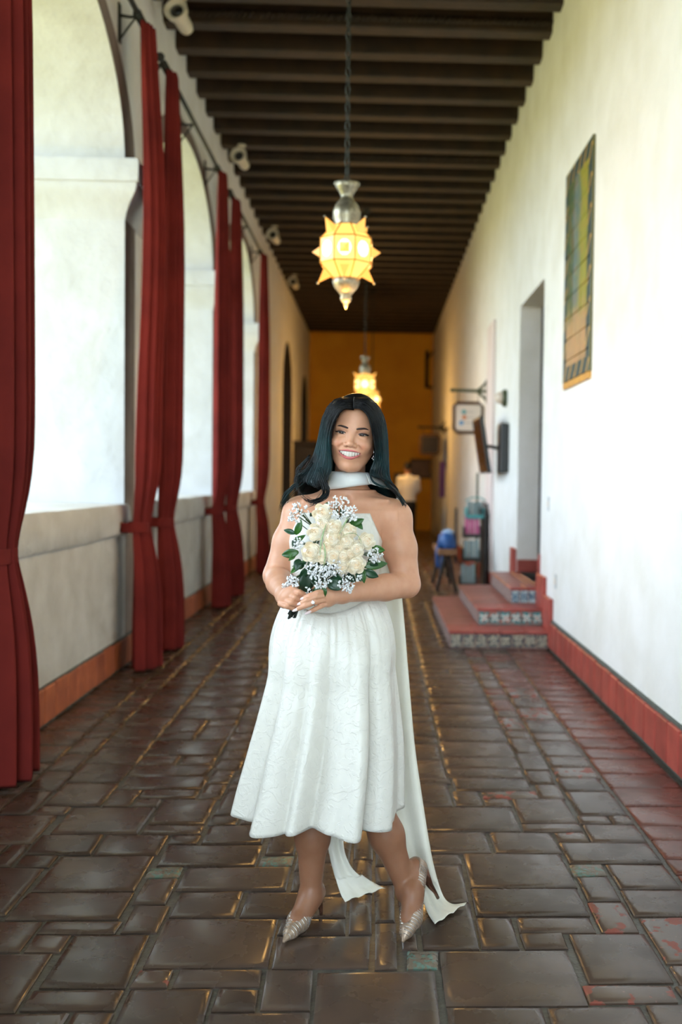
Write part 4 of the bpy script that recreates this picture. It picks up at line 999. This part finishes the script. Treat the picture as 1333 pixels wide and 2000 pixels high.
# ---- skirt
def gauss(t, c, w): return math.exp(-((t-c)/w)**2)
folds = [(-1.18,.10,.022),(-.93,.06,-.026),(-.68,.17,.026),(-.40,.06,-.012),(-.26,.08,.010),(-.04,.15,-.030),(.17,.05,.006),(.42,.16,.036),(.655,.055,-.040),(.93,.22,.022),(-1.42,.08,-.015)]
rf = random.Random(5)
for k in range(12): folds.append((1.75+k*.25, .1, .022*(-1)**k*rf.uniform(.7, 1.2)))
gath = [rf.uniform(-1, 1) for _ in range(90)]
ZT, ZH = 1.035, .350
rows = []; NT, NZ = 260, 56
for j in range(NZ+1):
    s = j/NZ; row = []
    for i in range(NT):
        th = -PI+2*PI*i/NT                # 0 = toward the camera
        front = max(0, math.cos(th))
        zt = ZT-.05*front**2+.012*math.sin(th)
        zh = ZH+.010*math.sin(th*3+1)-.008*front+.006*gauss(th, -.05, .3)-.012*gauss(th, .42, .2)+.032*gauss(th, -1.35, .45)
        z = zt+(zh-zt)*s
        q = s**.62
        rx = .134+(.243-.134)*q; ry = .104+(.215-.104)*q
        bl = math.sin(PI*min(1, s/.36)); rx += .016*bl; ry += .012*bl
        cx_ = -.137-.040*s+.012*math.sin(PI*s); cy_ = 3.13-.02*s
        f = 0
        for c_, w_, a_ in folds: f += 1.6*a_*gauss(th-.10*(1-s), c_, w_*(1-.25*s)+.02)
        f *= min(1, s*1.5)**.8*(.45+.55*s)
        g_ = 0
        for k in range(90):
            dth = th-(-PI+2*PI*k/90)
            if abs(dth) < .2: g_ += gath[k]*math.exp(-(dth/.028)**2)
        f += g_*.0045*math.exp(-s/.16)*min(1, s*14)*1.0+g_*.0012*math.exp(-s/.5)
        f += .0012*math.sin(th*9+s*14)*s
        row.append((cx_+(rx+f)*math.sin(th), cy_-(ry+f)*math.cos(th), z))
    rows.append(row)
mb = MB(); mb.loft(rows, cap0=False, cap1=False); sk = mb.build('skirt', satin, dress, smooth=True); solidify(sk, .003, -1)
seam = MB().tube([(r[0], r[1], r[2]) for r in rows[0]]+[rows[0][0]], .0016, 5, caps=False).build('waist_seam', satin, dress, smooth=True)

# ---- scarf: band round the neck, two long tails behind
rows = []
for k in range(49):
    a = 2*PI*k/48; c, s_ = math.cos(a), math.sin(a)
    slant = -.010*s_+.006*max(0, -c)     # s_: photo right
    row = []
    for t, e, dz in ((0, -.006, .040),(0, .002, .042),(.2, .008, .034),(.5, .012, .018),(.8, .012, .002),(1, .006, -.006),(1, -.004, -.004)):
        wv = .002*math.sin(5*a+9*t)
        row.append((-.088+(.058+e+wv)*s_+.004*t, 3.108-(.064+e+wv)*c, 1.378+dz+slant*(1-t)*.3+.009*s_*t-.004*(1-t)*max(0,-s_)))
    rows.append(row)
scarf = MB().loft(rows, closed=False).build('scarf', scarf_w, bride, smooth=True)
def ribbon(edge, name, m, par, nw=10, fold=.012, seed=1, last_dark=False):
    r = random.Random(seed); ph = r.uniform(0, 6); L_ = [e[0] for e in edge]; R_ = [e[1] for e in edge]
    rows = []; n = len(edge); K = 8
    for i in range((n-1)*K+1):
        a = i/K; j = min(int(a), n-2); t = a-j
        def cr(P):
            p0, p1, p2, p3 = P[max(j-1,0)], P[j], P[j+1], P[min(j+2,n-1)]
            return 0.5*((2*p1)+(p2-p0)*t+(2*p0-5*p1+4*p2-p3)*t*t+(3*p1-p0-3*p2+p3)*t**3)
        A_, B_ = cr(L_), cr(R_); row = []
        for k in range(nw+1):
            q = k/nw; p = A_.lerp(B_, q); dz = fold*math.sin(2*PI*q*1.5+ph+a*.25)
            p = p+Vector((0, dz*(1 if p.z > .06 else .0), 0)); p.z = max(p.z+(abs(dz)*.8 if p.z < .06 else 0), .004); row.append(p)
        rows.append(row)
    o = MB().loft(rows, closed=False).build(name, m, par, smooth=True); solidify(o, .002); return o
ribbon([(pt(716,926,3.045),pt(722,944,3.035)),(pt(735,932,3.08),pt(742,950,3.07)),(pt(752,941,3.15),pt(760,955,3.14)),(pt(752,960,3.235),pt(778,966,3.225)),(pt(742,1000,3.255),pt(778,1000,3.25))], 'scarf_flap', scarf_w, scarf, 6, .002)
ribbon([(pt(740,990,3.25),pt(778,990,3.25)),(pt(728,1060,3.27),pt(774,1060,3.27)),(pt(725,1180,3.30),pt(788,1190,3.30)),(pt(728,1300,3.33),pt(797,1300,3.32)),(pt(735,1450,3.34),pt(810,1450,3.33)),(pt(742,1550,3.33),pt(824,1550,3.31)),(pt(768,1640,3.30),pt(838,1640,3.28)),(pt(795,1700,3.27),pt(850,1700,3.25)),(pt(822,1748,3.25),pt(866,1750,3.23)),(gp(836,1786,.006),gp(884,1768,.008)),(gp(850,1808,.005),gp(912,1766,.008))], 'scarf_tail', chiffon, scarf, 14, .010, 3)
ribbon([(pt(628,1500,3.31),pt(690,1500,3.31)),(pt(632,1590,3.31),pt(676,1590,3.31)),(pt(640,1650,3.30),pt(672,1650,3.30)),(pt(648,1690,3.29),pt(686,1690,3.30)),(pt(658,1725,3.28),pt(708,1712,3.31)),(gp(667,1750,.02),gp(733,1728,.02)),(gp(675,1763,.006),gp(753,1737,.006))], 'scarf_tail', chiffon, scarf, 12, .010, 8)

# ---- shoes
shoe_m = mat('champagne_shoe', srgb(150,126,106), .3, srgb(172,150,130), 60, metal=.3); gem_m = mat('rhinestone_ray', srgb(206,206,214), .15, srgb(255,250,240), 400, metal=.85, lo=.45, hi=.55, bump=.8, bscale=500, bdist=.001)
heel_m = mat('shiny_heel', srgb(110,74,58), .15, metal=.7)
for ft, tipz, lab in ((fL, None, 0), (fR, 1, 1)):
    h, bl2, to, n = ft['heel'], ft['ball'], ft['toe'], ft['n'].normalized(); ax = (to-h).normalized(); sd = ax.cross(n).normalized(); n = sd.cross(ax).normalized()
    tip = to+(to-bl2).normalized()*.022; tip.z = max(tip.z, .009)
    Sf = Field(np.minimum(np.array(h), np.array(tip))-.07, np.maximum(np.array(h), np.array(tip))+.07, .0022)
    Sf.cone(h, bl2, .0295, .0335, .0); Sf.cone(h+n*.02, h+n*.004, .0285, .029, .01); Sf.cone(bl2, bl2.lerp(tip, .55), .0335, .021, .012); Sf.cone(bl2.lerp(tip, .5), tip, .021, .0055, .012)
    Sf.cone(h+n*.052-ax*.0, bl2.lerp(h,.18)+n*.047, .031, .036, .004, sub=True)
    Sf.cone(bl2.lerp(h,.18)+n*.047, bl2.lerp(tip,.10)+n*.040, .036, .022, .004, sub=True)
    flz = (lambda lim: (lambda x, y, z: (z-lim)+0*x+0*y))(.0015); Sf.put(flz, np.array(h)-.3, np.array(h)+.3, 0, sub=True)
    V, Q = Sf.mesh(); sh = net_obj('shoe', V, Q, shoe_m, bride)
    # rhinestone rays standing proud of the leather: they fan from the sole up to the topline
    mb = MB()
    def surf(c, d):
        lo_, hi_ = 0.0, .06
        for _ in range(14):
            m = (lo_+hi_)/2
            if Sf.sample(c+d*m) < 0: lo_ = m
            else: hi_ = m
        return lo_
    for side in (-1, 1):
        for k in range(26):
            t = k/25; c = h.lerp(bl2, t*1.35) if t < .74 else bl2.lerp(tip, (t-.74)/.26*.8)
            P = []
            for a in (-10, 10, 30, 48, 64, 80):
                d = (sd*side*math.cos(math.radians(a))+n*math.sin(math.radians(a))+ax*.25*math.sin(math.radians(a))*-1).normalized(); r_ = surf(c, d)
                if r_ < .006: continue
                q = c+d*(r_+.0003)
                if q.z > .004: P.append(q)
            if len(P) > 1: mb.tube(P, [.0013]*len(P), 4)
    mb.build('rhinestone_rays', gem_m, sh)
    if lab == 0: P = [h-n*.012-ax*.012, Vector((-.170,3.150,.05)), Vector((-.166,3.146,.018)), Vector((-.165,3.145,.002))]
    else: P = [h-n*.012-ax*.010, h.lerp(pt(856,1754,3.175), .5)-n*.012, pt(850,1742,3.165), pt(856,1754,3.175)]
    MB().tube(P, [.022, .0105, .0062, .0056], 10).build('heel', heel_m, sh, smooth=True)

# ---- hair: a combed sheet from the parting, then single strands over it
GL = {}
guides = [   # front edge (photo left) ... back ... front edge (photo right); rows of (u, v, Y)
 [(692,799,2.970),(674,798,2.965),(663,806,2.963),(654,824,2.968),(647,848,2.98),(646,872,2.985),(649,895,2.995),(648,918,2.99),(641,935,2.985),(643,950,2.98)],
 [(692,791,2.983),(666,791,2.975),(649,808,2.98),(640,836,2.988),(635,866,2.995),(633,892,2.995),(630,914,2.99),(624,932,2.985),(622,945,2.98),(628,958,2.975)],
 [(692,780,3.01),(658,786,3.00),(638,813,3.01),(630,845,3.02),(624,875,3.025),(617,900,3.025),(609,918,3.02),(603,930,3.015),(600,940,3.01),(603,948,3.0)],
 [(692,773,3.06),(654,784,3.06),(634,815,3.065),(627,848,3.07),(620,878,3.07),(610,903,3.07),(598,920,3.07),(589,931,3.07),(584,940,3.08),(580,948,3.09)],
 [(692,772,3.11),(655,784,3.13),(637,818,3.15),(630,850,3.16),(624,885,3.17),(616,915,3.18),(606,935,3.19),(600,950,3.20),(594,965,3.21),(590,980,3.22)],
 [(691,772,3.14),(672,784,3.19),(662,818,3.21),(656,850,3.22),(655,885,3.225),(652,920,3.23),(650,945,3.235),(648,970,3.24),(646,1000,3.245),(645,1030,3.25)],
 [(692,772,3.14),(705,784,3.19),(716,818,3.21),(720,850,3.22),(722,885,3.225),(722,920,3.23),(724,945,3.235),(726,970,3.24),(728,1000,3.245),(730,1030,3.25)],
 [(693,773,3.11),(724,784,3.13),(741,812,3.15),(749,842,3.155),(752,880,3.16),(753,915,3.165),(755,940,3.18),(762,958,3.20),(770,975,3.22),(776,990,3.23)],
 [(691,773,3.06),(724,782,3.05),(744,808,3.05),(752,838,3.055),(755,876,3.065),(756,910,3.07),(758,932,3.08),(763,944,3.09),(770,953,3.10),(778,962,3.11)],
 [(691,779,3.01),(720,783,2.99),(739,806,2.995),(747,836,3.0),(750,870,3.01),(750,900,3.015),(749,920,3.02),(751,932,3.03),(757,940,3.035),(764,946,3.04)],
 [(691,788,2.982),(712,787,2.968),(729,804,2.967),(739,834,2.972),(744,868,2.985),(744,897,2.995),(740,916,3.0),(738,926,2.995),(741,933,2.99),(747,939,2.995)],
 [(691,798,2.968),(706,800,2.960),(718,812,2.96),(724,832,2.962),(730,856,2.972),(733,880,2.983),(731,900,2.993),(725,916,3.0),(723,926,2.99),(726,934,2.985)]]
GP = [[pt(*q) for q in g] for g in guides]
def cr1(P, a):
    n = len(P); j = min(max(int(a), 0), n-2); t = a-j; p0, p1, p2, p3 = P[max(j-1,0)], P[j], P[j+1], P[min(j+2,n-1)]
    return 0.5*((2*p1)+(p2-p0)*t+(2*p0-5*p1+4*p2-p3)*t*t+(3*p1-p0-3*p2+p3)*t**3)
def hairpt(g, a):                         # g: 0..11 across guides, a: 0..9 along
    return cr1([cr1(P, a) for P in GP], g)
rows = []
for i in range(42):
    row = []
    for k in range(11*7+1):
        g = k/7; p = hairpt(g, i/5); p2 = hairpt(g, min(9, i/5+.05))
        c_ = Vector((-.08, 3.09, p.z)); out = (p-c_); out.z = 0
        if out.length > 1e-6: out.normalize()
        p = p+out*(.0016*noise.noise(Vector((g*9, i*.05, 0)))*2); row.append(p)
    rows.append(row)
hair = MB().loft(rows, closed=False).build('hair', hair_m, bride, smooth=True); solidify(hair, .007, -1); hair.modifiers['thick'].offset = 0
cap = MB()
rr = []
for i in range(14):
    a = PI*.5*i/13
    rr.append([hp(.0775*math.sin(a)*math.cos(q), -.088+.098*math.sin(a)*math.sin(q)*(1.0 if math.sin(q) < 0 else .93), .040+.0845*math.cos(a)) for q in [2*PI*k/28 for k in range(28)]])
cap.loft(rr).build('hair_cap', hair_m, hair, smooth=True)
sr = random.Random(11); mb = MB()
for n_ in range(900):
    g = sr.random()*11 if n_ % 3 else sr.choice((sr.uniform(0, 3.5), sr.uniform(7.5, 11)))
    wob, ph, amp = sr.uniform(.3, 1.2), sr.uniform(0, 6), sr.uniform(.0, .15)
    end = 9-abs(sr.gauss(0, .7)); lift = sr.uniform(.002, .0065)
    P = []; 
    st_ = sr.uniform(0, .4) if n_ % 4 else sr.uniform(1, 5)
    for i in range(15):
        a = st_+(end-st_)*i/14; gg = min(11, max(0, g+amp*math.sin(wob*a+ph))); p = hairpt(gg, a)
        out = p-Vector((-.08, 3.09, p.z)); out.z = .25*out.length
        if out.length > 1e-6: out.normalize()
        P.append(p+out*lift)
    r0 = sr.uniform(.0006, .0012); mb.tube(P, [r0*.5]+[r0]*11+[r0*.8, r0*.5, r0*.15], 3)
# loose curls at the left shoulder, fly-aways at both sides
def lock(pxs, n, spread, rad, seed):
    q = random.Random(seed); P = [pt(*p) for p in pxs]
    for k in range(n):
        o = [Vector((q.gauss(0, spread), q.gauss(0, spread), q.gauss(0, spread))) for _ in P]; o0 = Vector((q.gauss(0, spread), q.gauss(0, spread), q.gauss(0, spread)))
        Q_ = [p+o0*(.4+.9*i/len(P))+oo*.35 for i, (p, oo) in enumerate(zip(P, o))]; m = 4*(len(P)-1); R_ = rad*q.uniform(.6, 1.2)
        mb.tube([cr1(Q_, i*(len(P)-1)/m) for i in range(m+1)], [R_*(1 if i < m*.7 else max(.12, (m-i)/(m*.3))) for i in range(m+1)], 4)
lock([(626,915,2.985),(633,938,2.975),(641,955,2.97),(638,968,2.975),(624,977,2.98),(605,979,2.99),(590,967,3.0)], 26, .0035, .0011, 1)
lock([(622,920,2.985),(628,940,2.975),(634,957,2.97),(630,970,2.98),(614,984,2.99),(604,986,3.0)], 16, .004, .001, 2)
lock([(610,905,3.02),(596,922,3.02),(583,930,3.03),(578,945,3.04)], 26, .005, .001, 3)
lock([(604,925,3.02),(588,940,3.04),(570,955,3.07),(556,975,3.11),(547,1000,3.15)], 30, .005, .001, 4)
lock([(618,930,2.99),(612,942,2.985),(618,950,2.98),(626,945,2.975)], 16, .004, .001, 5)
lock([(745,925,3.02),(757,945,3.03),(774,962,3.06),(788,982,3.10),(793,1000,3.14)], 22, .004, .0009, 6)
lock([(724,925,2.99),(727,938,2.975),(741,948,2.97),(762,954,2.985)], 12, .002, .0009, 7)
lock([(605,890,3.04),(592,908,3.04),(583,920,3.05),(582,935,3.06)], 20, .006, .0008, 8)
stuff(mb.build('hair_strands', hair_m, hair, smooth=True))

# ================================================================ THE BOUQUET
petal_m = mat('ivory_petal', srgb(232,224,208), .55, srgb(232,214,184), 45); core_m = mat('peach_petal', srgb(238,214,180), .55, srgb(234,202,164), 60)
leaf_m = mat('glossy_leaf', srgb(58,104,38), .35, srgb(36,78,30), 40, rand=.3); leaf_dark = mat('dark_leaf', srgb(26,62,36), .35, srgb(20,48,30), 40, rand=.3)
stem_m = mat('green_stem', srgb(58,84,40), .5, srgb(40,60,30), 60); stem_dark = mat('dark_wet_stem', srgb(34,40,34), .5); breath_m = mat('babys_breath_petal', srgb(232,231,232), .7); blade_m = mat('variegated_blade', srgb(112,136,84), .45, srgb(182,194,150), 220)
bq = thing('bouquet', 'hand bouquet of cream roses, tiny white filler flowers and green leaves held at the waist', 'bouquet', tuple(pt(585,1172,2.9)))
BC = pt(658,1075,3.00); GRIP = pt(584,1170,2.886)
def dome(u, v):                           # front of the flower dome
    q = pt(u, v, 2.93); d = math.hypot(q.x-BC.x, q.z-BC.z); return pt(u, v, 2.955-.125*math.sqrt(max(0, 1-(d/.19)**2)))
br_ = random.Random(4)
def rose_mesh(seed):
    q = random.Random(seed); core = MB(); pet = MB()
    def petal(mb, a0, span, r0, r1, z0, z1, curl, n=7, m=6):
        rows = []
        for j in range(m):
            t = j/(m-1); row = []
            for i in range(n):
                s = -1+2*i/(n-1); a = a0+s*span*(.55+.45*math.sin(PI*min(1, .3+t*.7)))
                r = r0+(r1-r0)*t**1.6+curl*max(0, t-.66)*1.8*(1-.4*s*s)-.0006*s*s
                z = z0+(z1-z0)*(t-.16*s*s*t*t)-curl*max(0, t-.8)*1.5
                row.append((r*math.cos(a), r*math.sin(a), z))
            rows.append(row)
        mb.loft(rows, closed=False)
    core.lathe([(.003,.0),(.0026,.016),(.0014,.0200),(0,.0202)], 8); pet.lathe([(.004,-.024),(.018,-.014),(.0225,.000),(.0205,.0055),(.0170,.0105),(.0135,.0138),(.0100,.0160),(.0066,.0172),(.003,.0176),(0,.0176)], 14)
    P = [(core, 2, .0030, .0040, .004, .0222, .0), (core, 3, .0052, .0064, .003, .0222, .0003), (core, 3, .0078, .0092, .002, .0214, .0010)]
    for mb, k, r0, r1, z0, z1, c in P:
        o = q.uniform(0, 6)
        for i in range(k): petal(mb, o+2*PI*i/k, PI/k*1.35, r0, r1, z0, z1, c)
    for k, r0, r1, z0, z1, c in ((4, .0100, .0122, -.004, .0200, .0020), (5, .0125, .0155, -.010, .0178, .0030), (5, .0150, .0190, -.014, .0142, .0042), (6, .0165, .0222, -.018, .0088, .0054)):
        o = q.uniform(0, 6)
        for i in range(k): petal(pet, o+2*PI*i/k+q.uniform(-.1, .1), PI/k*1.3, r0, r1*q.uniform(.96, 1.04), z0, z1+q.uniform(-.001, .001), c)
    out = []
    for nm, mb in (('rose', pet), ('rose_heart', core)):
        me = bpy.data.meshes.new(nm); me.from_pydata(mb.v, [], mb.f); me.polygons.foreach_set('use_smooth', [True]*len(me.polygons)); me.materials.append(petal_m if nm == 'rose' else core_m); out.append(me)
    return out
RM = [rose_mesh(k) for k in range(3)]
roses = [(560,560,.8),(715,600,.85),(640,560,.8),(520,312,1.15),(472,445,1.02),(590,500,1.02),(602,412,.98),(692,512,.95),(760,566,1.0),(836,510,1.0),(440,590,1.18),(600,612,1.05),(515,612,.92),(665,618,.98),(755,672,1.18),(705,440,.95),(665,690,.85),(520,398,.9)]
def frame_to(n, roll=0.0):
    n = n.normalized(); a = n.orthogonal().normalized(); b = n.cross(a); a2 = a*math.cos(roll)+b*math.sin(roll); b2 = n.cross(a2)
    return Matrix(((a2.x,b2.x,n.x,0),(a2.y,b2.y,n.y,0),(a2.z,b2.z,n.z,0),(0,0,0,1)))
def put(o, mx, par):                      # a copy placed in the world under its parent
    o.parent = par; o.matrix_parent_inverse = par.matrix_basis.inverted() if par.type == 'EMPTY' else Matrix.Identity(4); o.matrix_basis = mx
for i, (cx_, cy_, sc) in enumerate(roses):
    p = dome(490+cx_/3.703, 920+cy_/3.703); n = (p-BC-Vector((0,.03,0))); n.y -= .08; n = n.normalized()*.75+Vector((0,-1,.1))*.6
    me, mc = RM[i % 3]; o = bpy.data.objects.new('rose', me); COL.objects.link(o); put(o, Matrix.Translation(p+Vector((0,.008,0))) @ frame_to(n, i*1.7) @ Matrix.Scale(sc*1.05, 4), bq)
    h = bpy.data.objects.new('rose_heart', mc); COL.objects.link(h); h.parent = o
    MB().tube([p-n.normalized()*.012, p.lerp(GRIP, .45)+Vector((0,.03,0)), GRIP+Vector((br_.uniform(-.008,.008), br_.uniform(-.006,.006), .02))], [.0035,.003,.0028], 5).build('stem', stem_m, bq, smooth=True)
def leaf(b, t, w, m, seed, yb=None):      # base, tip in the second close view of the photograph
    q = random.Random(seed); A_ = dome(490+b[0]/3.703, 920+b[1]/3.703); T_ = dome(490+t[0]/3.703, 920+t[1]/3.703)
    A_ = A_+Vector((0,.014,0)); T_ = T_+Vector((0,q.uniform(-.012,.004),0)); ax = T_-A_; L_ = ax.length; ax.normalize(); sd = ax.cross(Vector((0,-1,0))).normalized(); sd = (sd+Vector((0,q.uniform(-.5,.5),0))).normalized(); up_ = sd.cross(ax)
    if up_.y > 0: up_ = -up_
    rows = []
    for j in range(9):
        s = j/8; ww = w/3.703/640*.5*math.sin(PI*min(1, .04+s*.96))**.75*(1-.35*s)*1.15
        c = A_+ax*(L_*s)+up_*(.10*L_*math.sin(PI*s)); rows.append([c+sd*(ww*k)+up_*(.25*ww*abs(k)) for k in (-1,-.5,0,.5,1)])
    o = MB().loft(rows, closed=False).build('leaf', m, bq, smooth=True); solidify(o, .0006)
LV = [((322,462),(366,348),52,0),((320,455),(240,425),40,1),((310,502),(398,462),46,0),((345,588),(225,606),66,0),((318,600),(275,648),34,0),((392,652),(288,742),44,0),((330,700),(405,655),48,1),((402,735),(385,886),105,1),
 ((498,825),(526,926),120,0),((560,788),(655,860),90,1),((812,690),(992,668),66,0),((820,722),(926,765),62,1),((812,705),(822,812),46,0),((878,556),(972,572),60,0),((715,388),(822,345),60,0),((765,378),(812,424),44,0),((478,272),(502,232),40,0),((522,262),(562,222),26,0),
 ((440,328),(432,300),26,1),((585,292),(600,306),22,1),((330,560),(300,500),44,1),((350,640),(330,720),60,1),((420,700),(350,770),60,1),((600,750),(680,820),70,1),((700,745),(760,800),70,1),((850,640),(925,680),56,1),((640,300),(700,290),30,1),((360,690),(300,690),40,0),((445,760),(470,830),60,1),((770,735),(800,800),50,1)]
for i, (b, t, w_, d) in enumerate(LV): leaf(b, t, w_, leaf_dark if d else leaf_m, i)
for P in ([(505,610),(512,520),(530,440),(551,378)], [(530,690),(543,610),(538,545),(528,510)], [(632,468),(665,415),(690,370),(716,326)], [(650,482),(700,450),(760,450),(795,490),(800,530)], [(655,410),(690,360),(702,335)]):
    Q_ = [dome(490+a/3.703, 920+c/3.703)+Vector((0,-.026,0)) for a, c in P]; m = 20
    MB().tube([cr1(Q_, i*(len(Q_)-1)/m) for i in range(m+1)], [.0004+.0022*math.sin(PI*(i+.6)/(m+1.2)) for i in range(m+1)], 6, flat=.35).build('grass_blade', blade_m, bq, smooth=True)
mb = MB(); tw = MB()
for cx_, cy_, r_, n in ((350,300,72,60),(640,262,85,85),(725,312,55,40),(515,765,82,100),(610,700,60,55),(690,812,62,70),(440,700,48,35),(900,612,58,55),(300,800,52,60),(415,868,30,14),(340,520,40,25),(785,772,26,10),(285,335,30,10),(720,870,24,10),(250,830,24,10)):
    c = dome(490+cx_/3.703, 920+cy_/3.703)
    for k in range(n):
        a, q = br_.uniform(0, 2*PI), math.sqrt(br_.random()); p = dome(490+(cx_+r_*q*math.cos(a))/3.703, 920+(cy_+r_*q*math.sin(a))/3.703)+Vector((0, br_.uniform(-.012,.016)-.006, 0)); s_ = br_.uniform(.0024, .0042)
        mb.sphere(p, s_*br_.uniform(.75, 1.0), 5, 3, (1, .8, 1)); mb.sphere(p+Vector((br_.uniform(-1,1), br_.uniform(-.5,.5), br_.uniform(-1,1)))*s_*1.2, s_*.7, 5, 3)
        if k % 3 == 0: tw.tube([p, p.lerp(c, .5)+Vector((0,.012,0)), c.lerp(BC, .4)], [.0005,.0006,.0008], 3)
stuff(mb.build('filler_flowers', breath_m, bq, smooth=True)); stuff(tw.build('filler_twigs', stem_m, bq))
for k in range(14):
    a = 2*PI*k/14; r_ = .013*math.sqrt((k*7 % 14+1)/14); o = Vector((r_*math.cos(a), r_*math.sin(a)*.7, 0)); E_ = pt(569+br_.uniform(-8,8), 1203+br_.uniform(-5,5), 2.897)
    MB().tube([GRIP.lerp(BC, .45)+o*3, GRIP+o, E_+o*1.05], .0030, 6).build('stem', stem_dark, bq, smooth=True)

# ================================================================ THE MAN AT THE FAR END
man = thing('person', 'man in white shirt and dark trousers standing far behind, back turned', 'person', (.66, 21.3, 0))
skin2 = mat('tan_skin', srgb(176,124,96), .5); shirt = mat('white_cotton', srgb(226,222,216), .8); trouser = mat('black_cotton', srgb(22,22,26), .8); dhair = mat('short_black_hair', srgb(16,14,14), .6); leather = mat('black_leather', srgb(14,12,12), .35)
mo = Vector((.66, 21.3, 0))
def mf(h=.011, z0=0, z1=1.8): return Field(mo+Vector((-.42,-.35,z0-.02)), mo+Vector((.42,.4,z1)), h)
q = mf(z0=.8); V3 = lambda x, y, z: mo+Vector((x, y, z))
q.ell(V3(-.02,.03,1.63), (.072,.092,.112), np.eye(3)); q.cone(V3(-.01,.01,1.45), V3(-.015,.02,1.56), .055, .052, .02)
q.cone(V3(0,0,1.0), V3(-.01,.01,1.4), .09, .05); q.cone(V3(-.02,.115,1.615), V3(-.02,.128,1.6), .012, .014, .01)
for s in (-1, 1):
    q.ell(V3(-.02+s*.074,.02,1.62), (.012,.022,.03), np.eye(3), .008)
    w_ = V3(s*.16-.05,.27,1.06); q.cone(V3(0,0,1.36), V3(s*.19,.005,1.37), .05, .045, .02); q.cone(V3(s*.19,.005,1.37), V3(s*.215,.03,1.16), .045, .04, .02); q.cone(V3(s*.215,.03,1.16), w_, .04, .028, .02); q.cone(w_, w_+Vector((-.01*s,.06,.0)), .03, .026, .02)
    for k in range(4): q.cone(w_+Vector((-.03+.02*k,.06,.004)), w_+Vector((-.03+.02*k,.115,-.012)), .0105, .0085, .004)
    q.cone(w_+Vector((-s*.03,.03,.015)), w_+Vector((-s*.045,.075,.012)), .012, .009, .006)
V, Q = q.mesh(); net_obj('body', V, Q, skin2, man)
q = mf(z0=.8); q.stack([(z_, mo.x+a_, mo.y+b_, c_, d_) for z_, a_, b_, c_, d_ in [(.88,0,.0,.165,.11),(1.05,0,.0,.165,.11),(1.25,0,.0,.19,.12),(1.38,0,.005,.185,.105),(1.45,0,.01,.11,.075),(1.49,0,.01,.065,.062)]], 0)
for s in (-1, 1): q.ball(V3(s*.175,.005,1.385), .065, .05); q.cone(V3(s*.19,.005,1.38), V3(s*.215,.02,1.17), .062, .05, .03); q.cone(V3(s*.215,.02,1.17), V3(s*.185,.15,1.11), .05, .042, .02)
V, Q = q.mesh(); net_obj('shirt', V, Q, shirt, man)
q = mf(z1=1.0); q.stack([(z_, mo.x+a_, mo.y+b_, c_, d_) for z_, a_, b_, c_, d_ in [(.78,0,.0,.17,.12),(.90,0,.0,.168,.115),(.93,0,.0,.16,.11)]], 0)
for s in (-1, 1): q.cone(V3(s*.085,0,.82), V3(s*.095,.01,.46), .092, .068, .03); q.cone(V3(s*.095,.01,.46), V3(s*.10,.0,.06), .068, .055, .02)
V, Q = q.mesh(); net_obj('trousers', V, Q, trouser, man)
q = mf(z0=1.45); q.ell(V3(-.02,.015,1.655), (.079,.096,.10), np.eye(3)); q.ell(V3(-.02,.13,1.60), (.09,.085,.08), np.eye(3), .01, sub=True); q.ell(V3(-.02,.0,1.50), (.1,.1,.055), np.eye(3), .02, sub=True)
V, Q = q.mesh(); net_obj('hair', V, Q, dhair, man)
for s in (-1, 1):
    mb = MB(); rr = []
    for k in range(9):
        t = k/8; ww = .042*(1-.35*(2*t-1)**4)*(.9+.15*math.sin(PI*t)); hh = .085-.045*t**.6
        rr.append([V3(s*.10+ww*math.cos(a), -.07+.27*t, max(.0, hh*.5+hh*.5*math.sin(a)*1.0)) for a in [2*PI*i/12 for i in range(12)]])
    mb.loft(rr).build('shoe', leather, man, smooth=True)
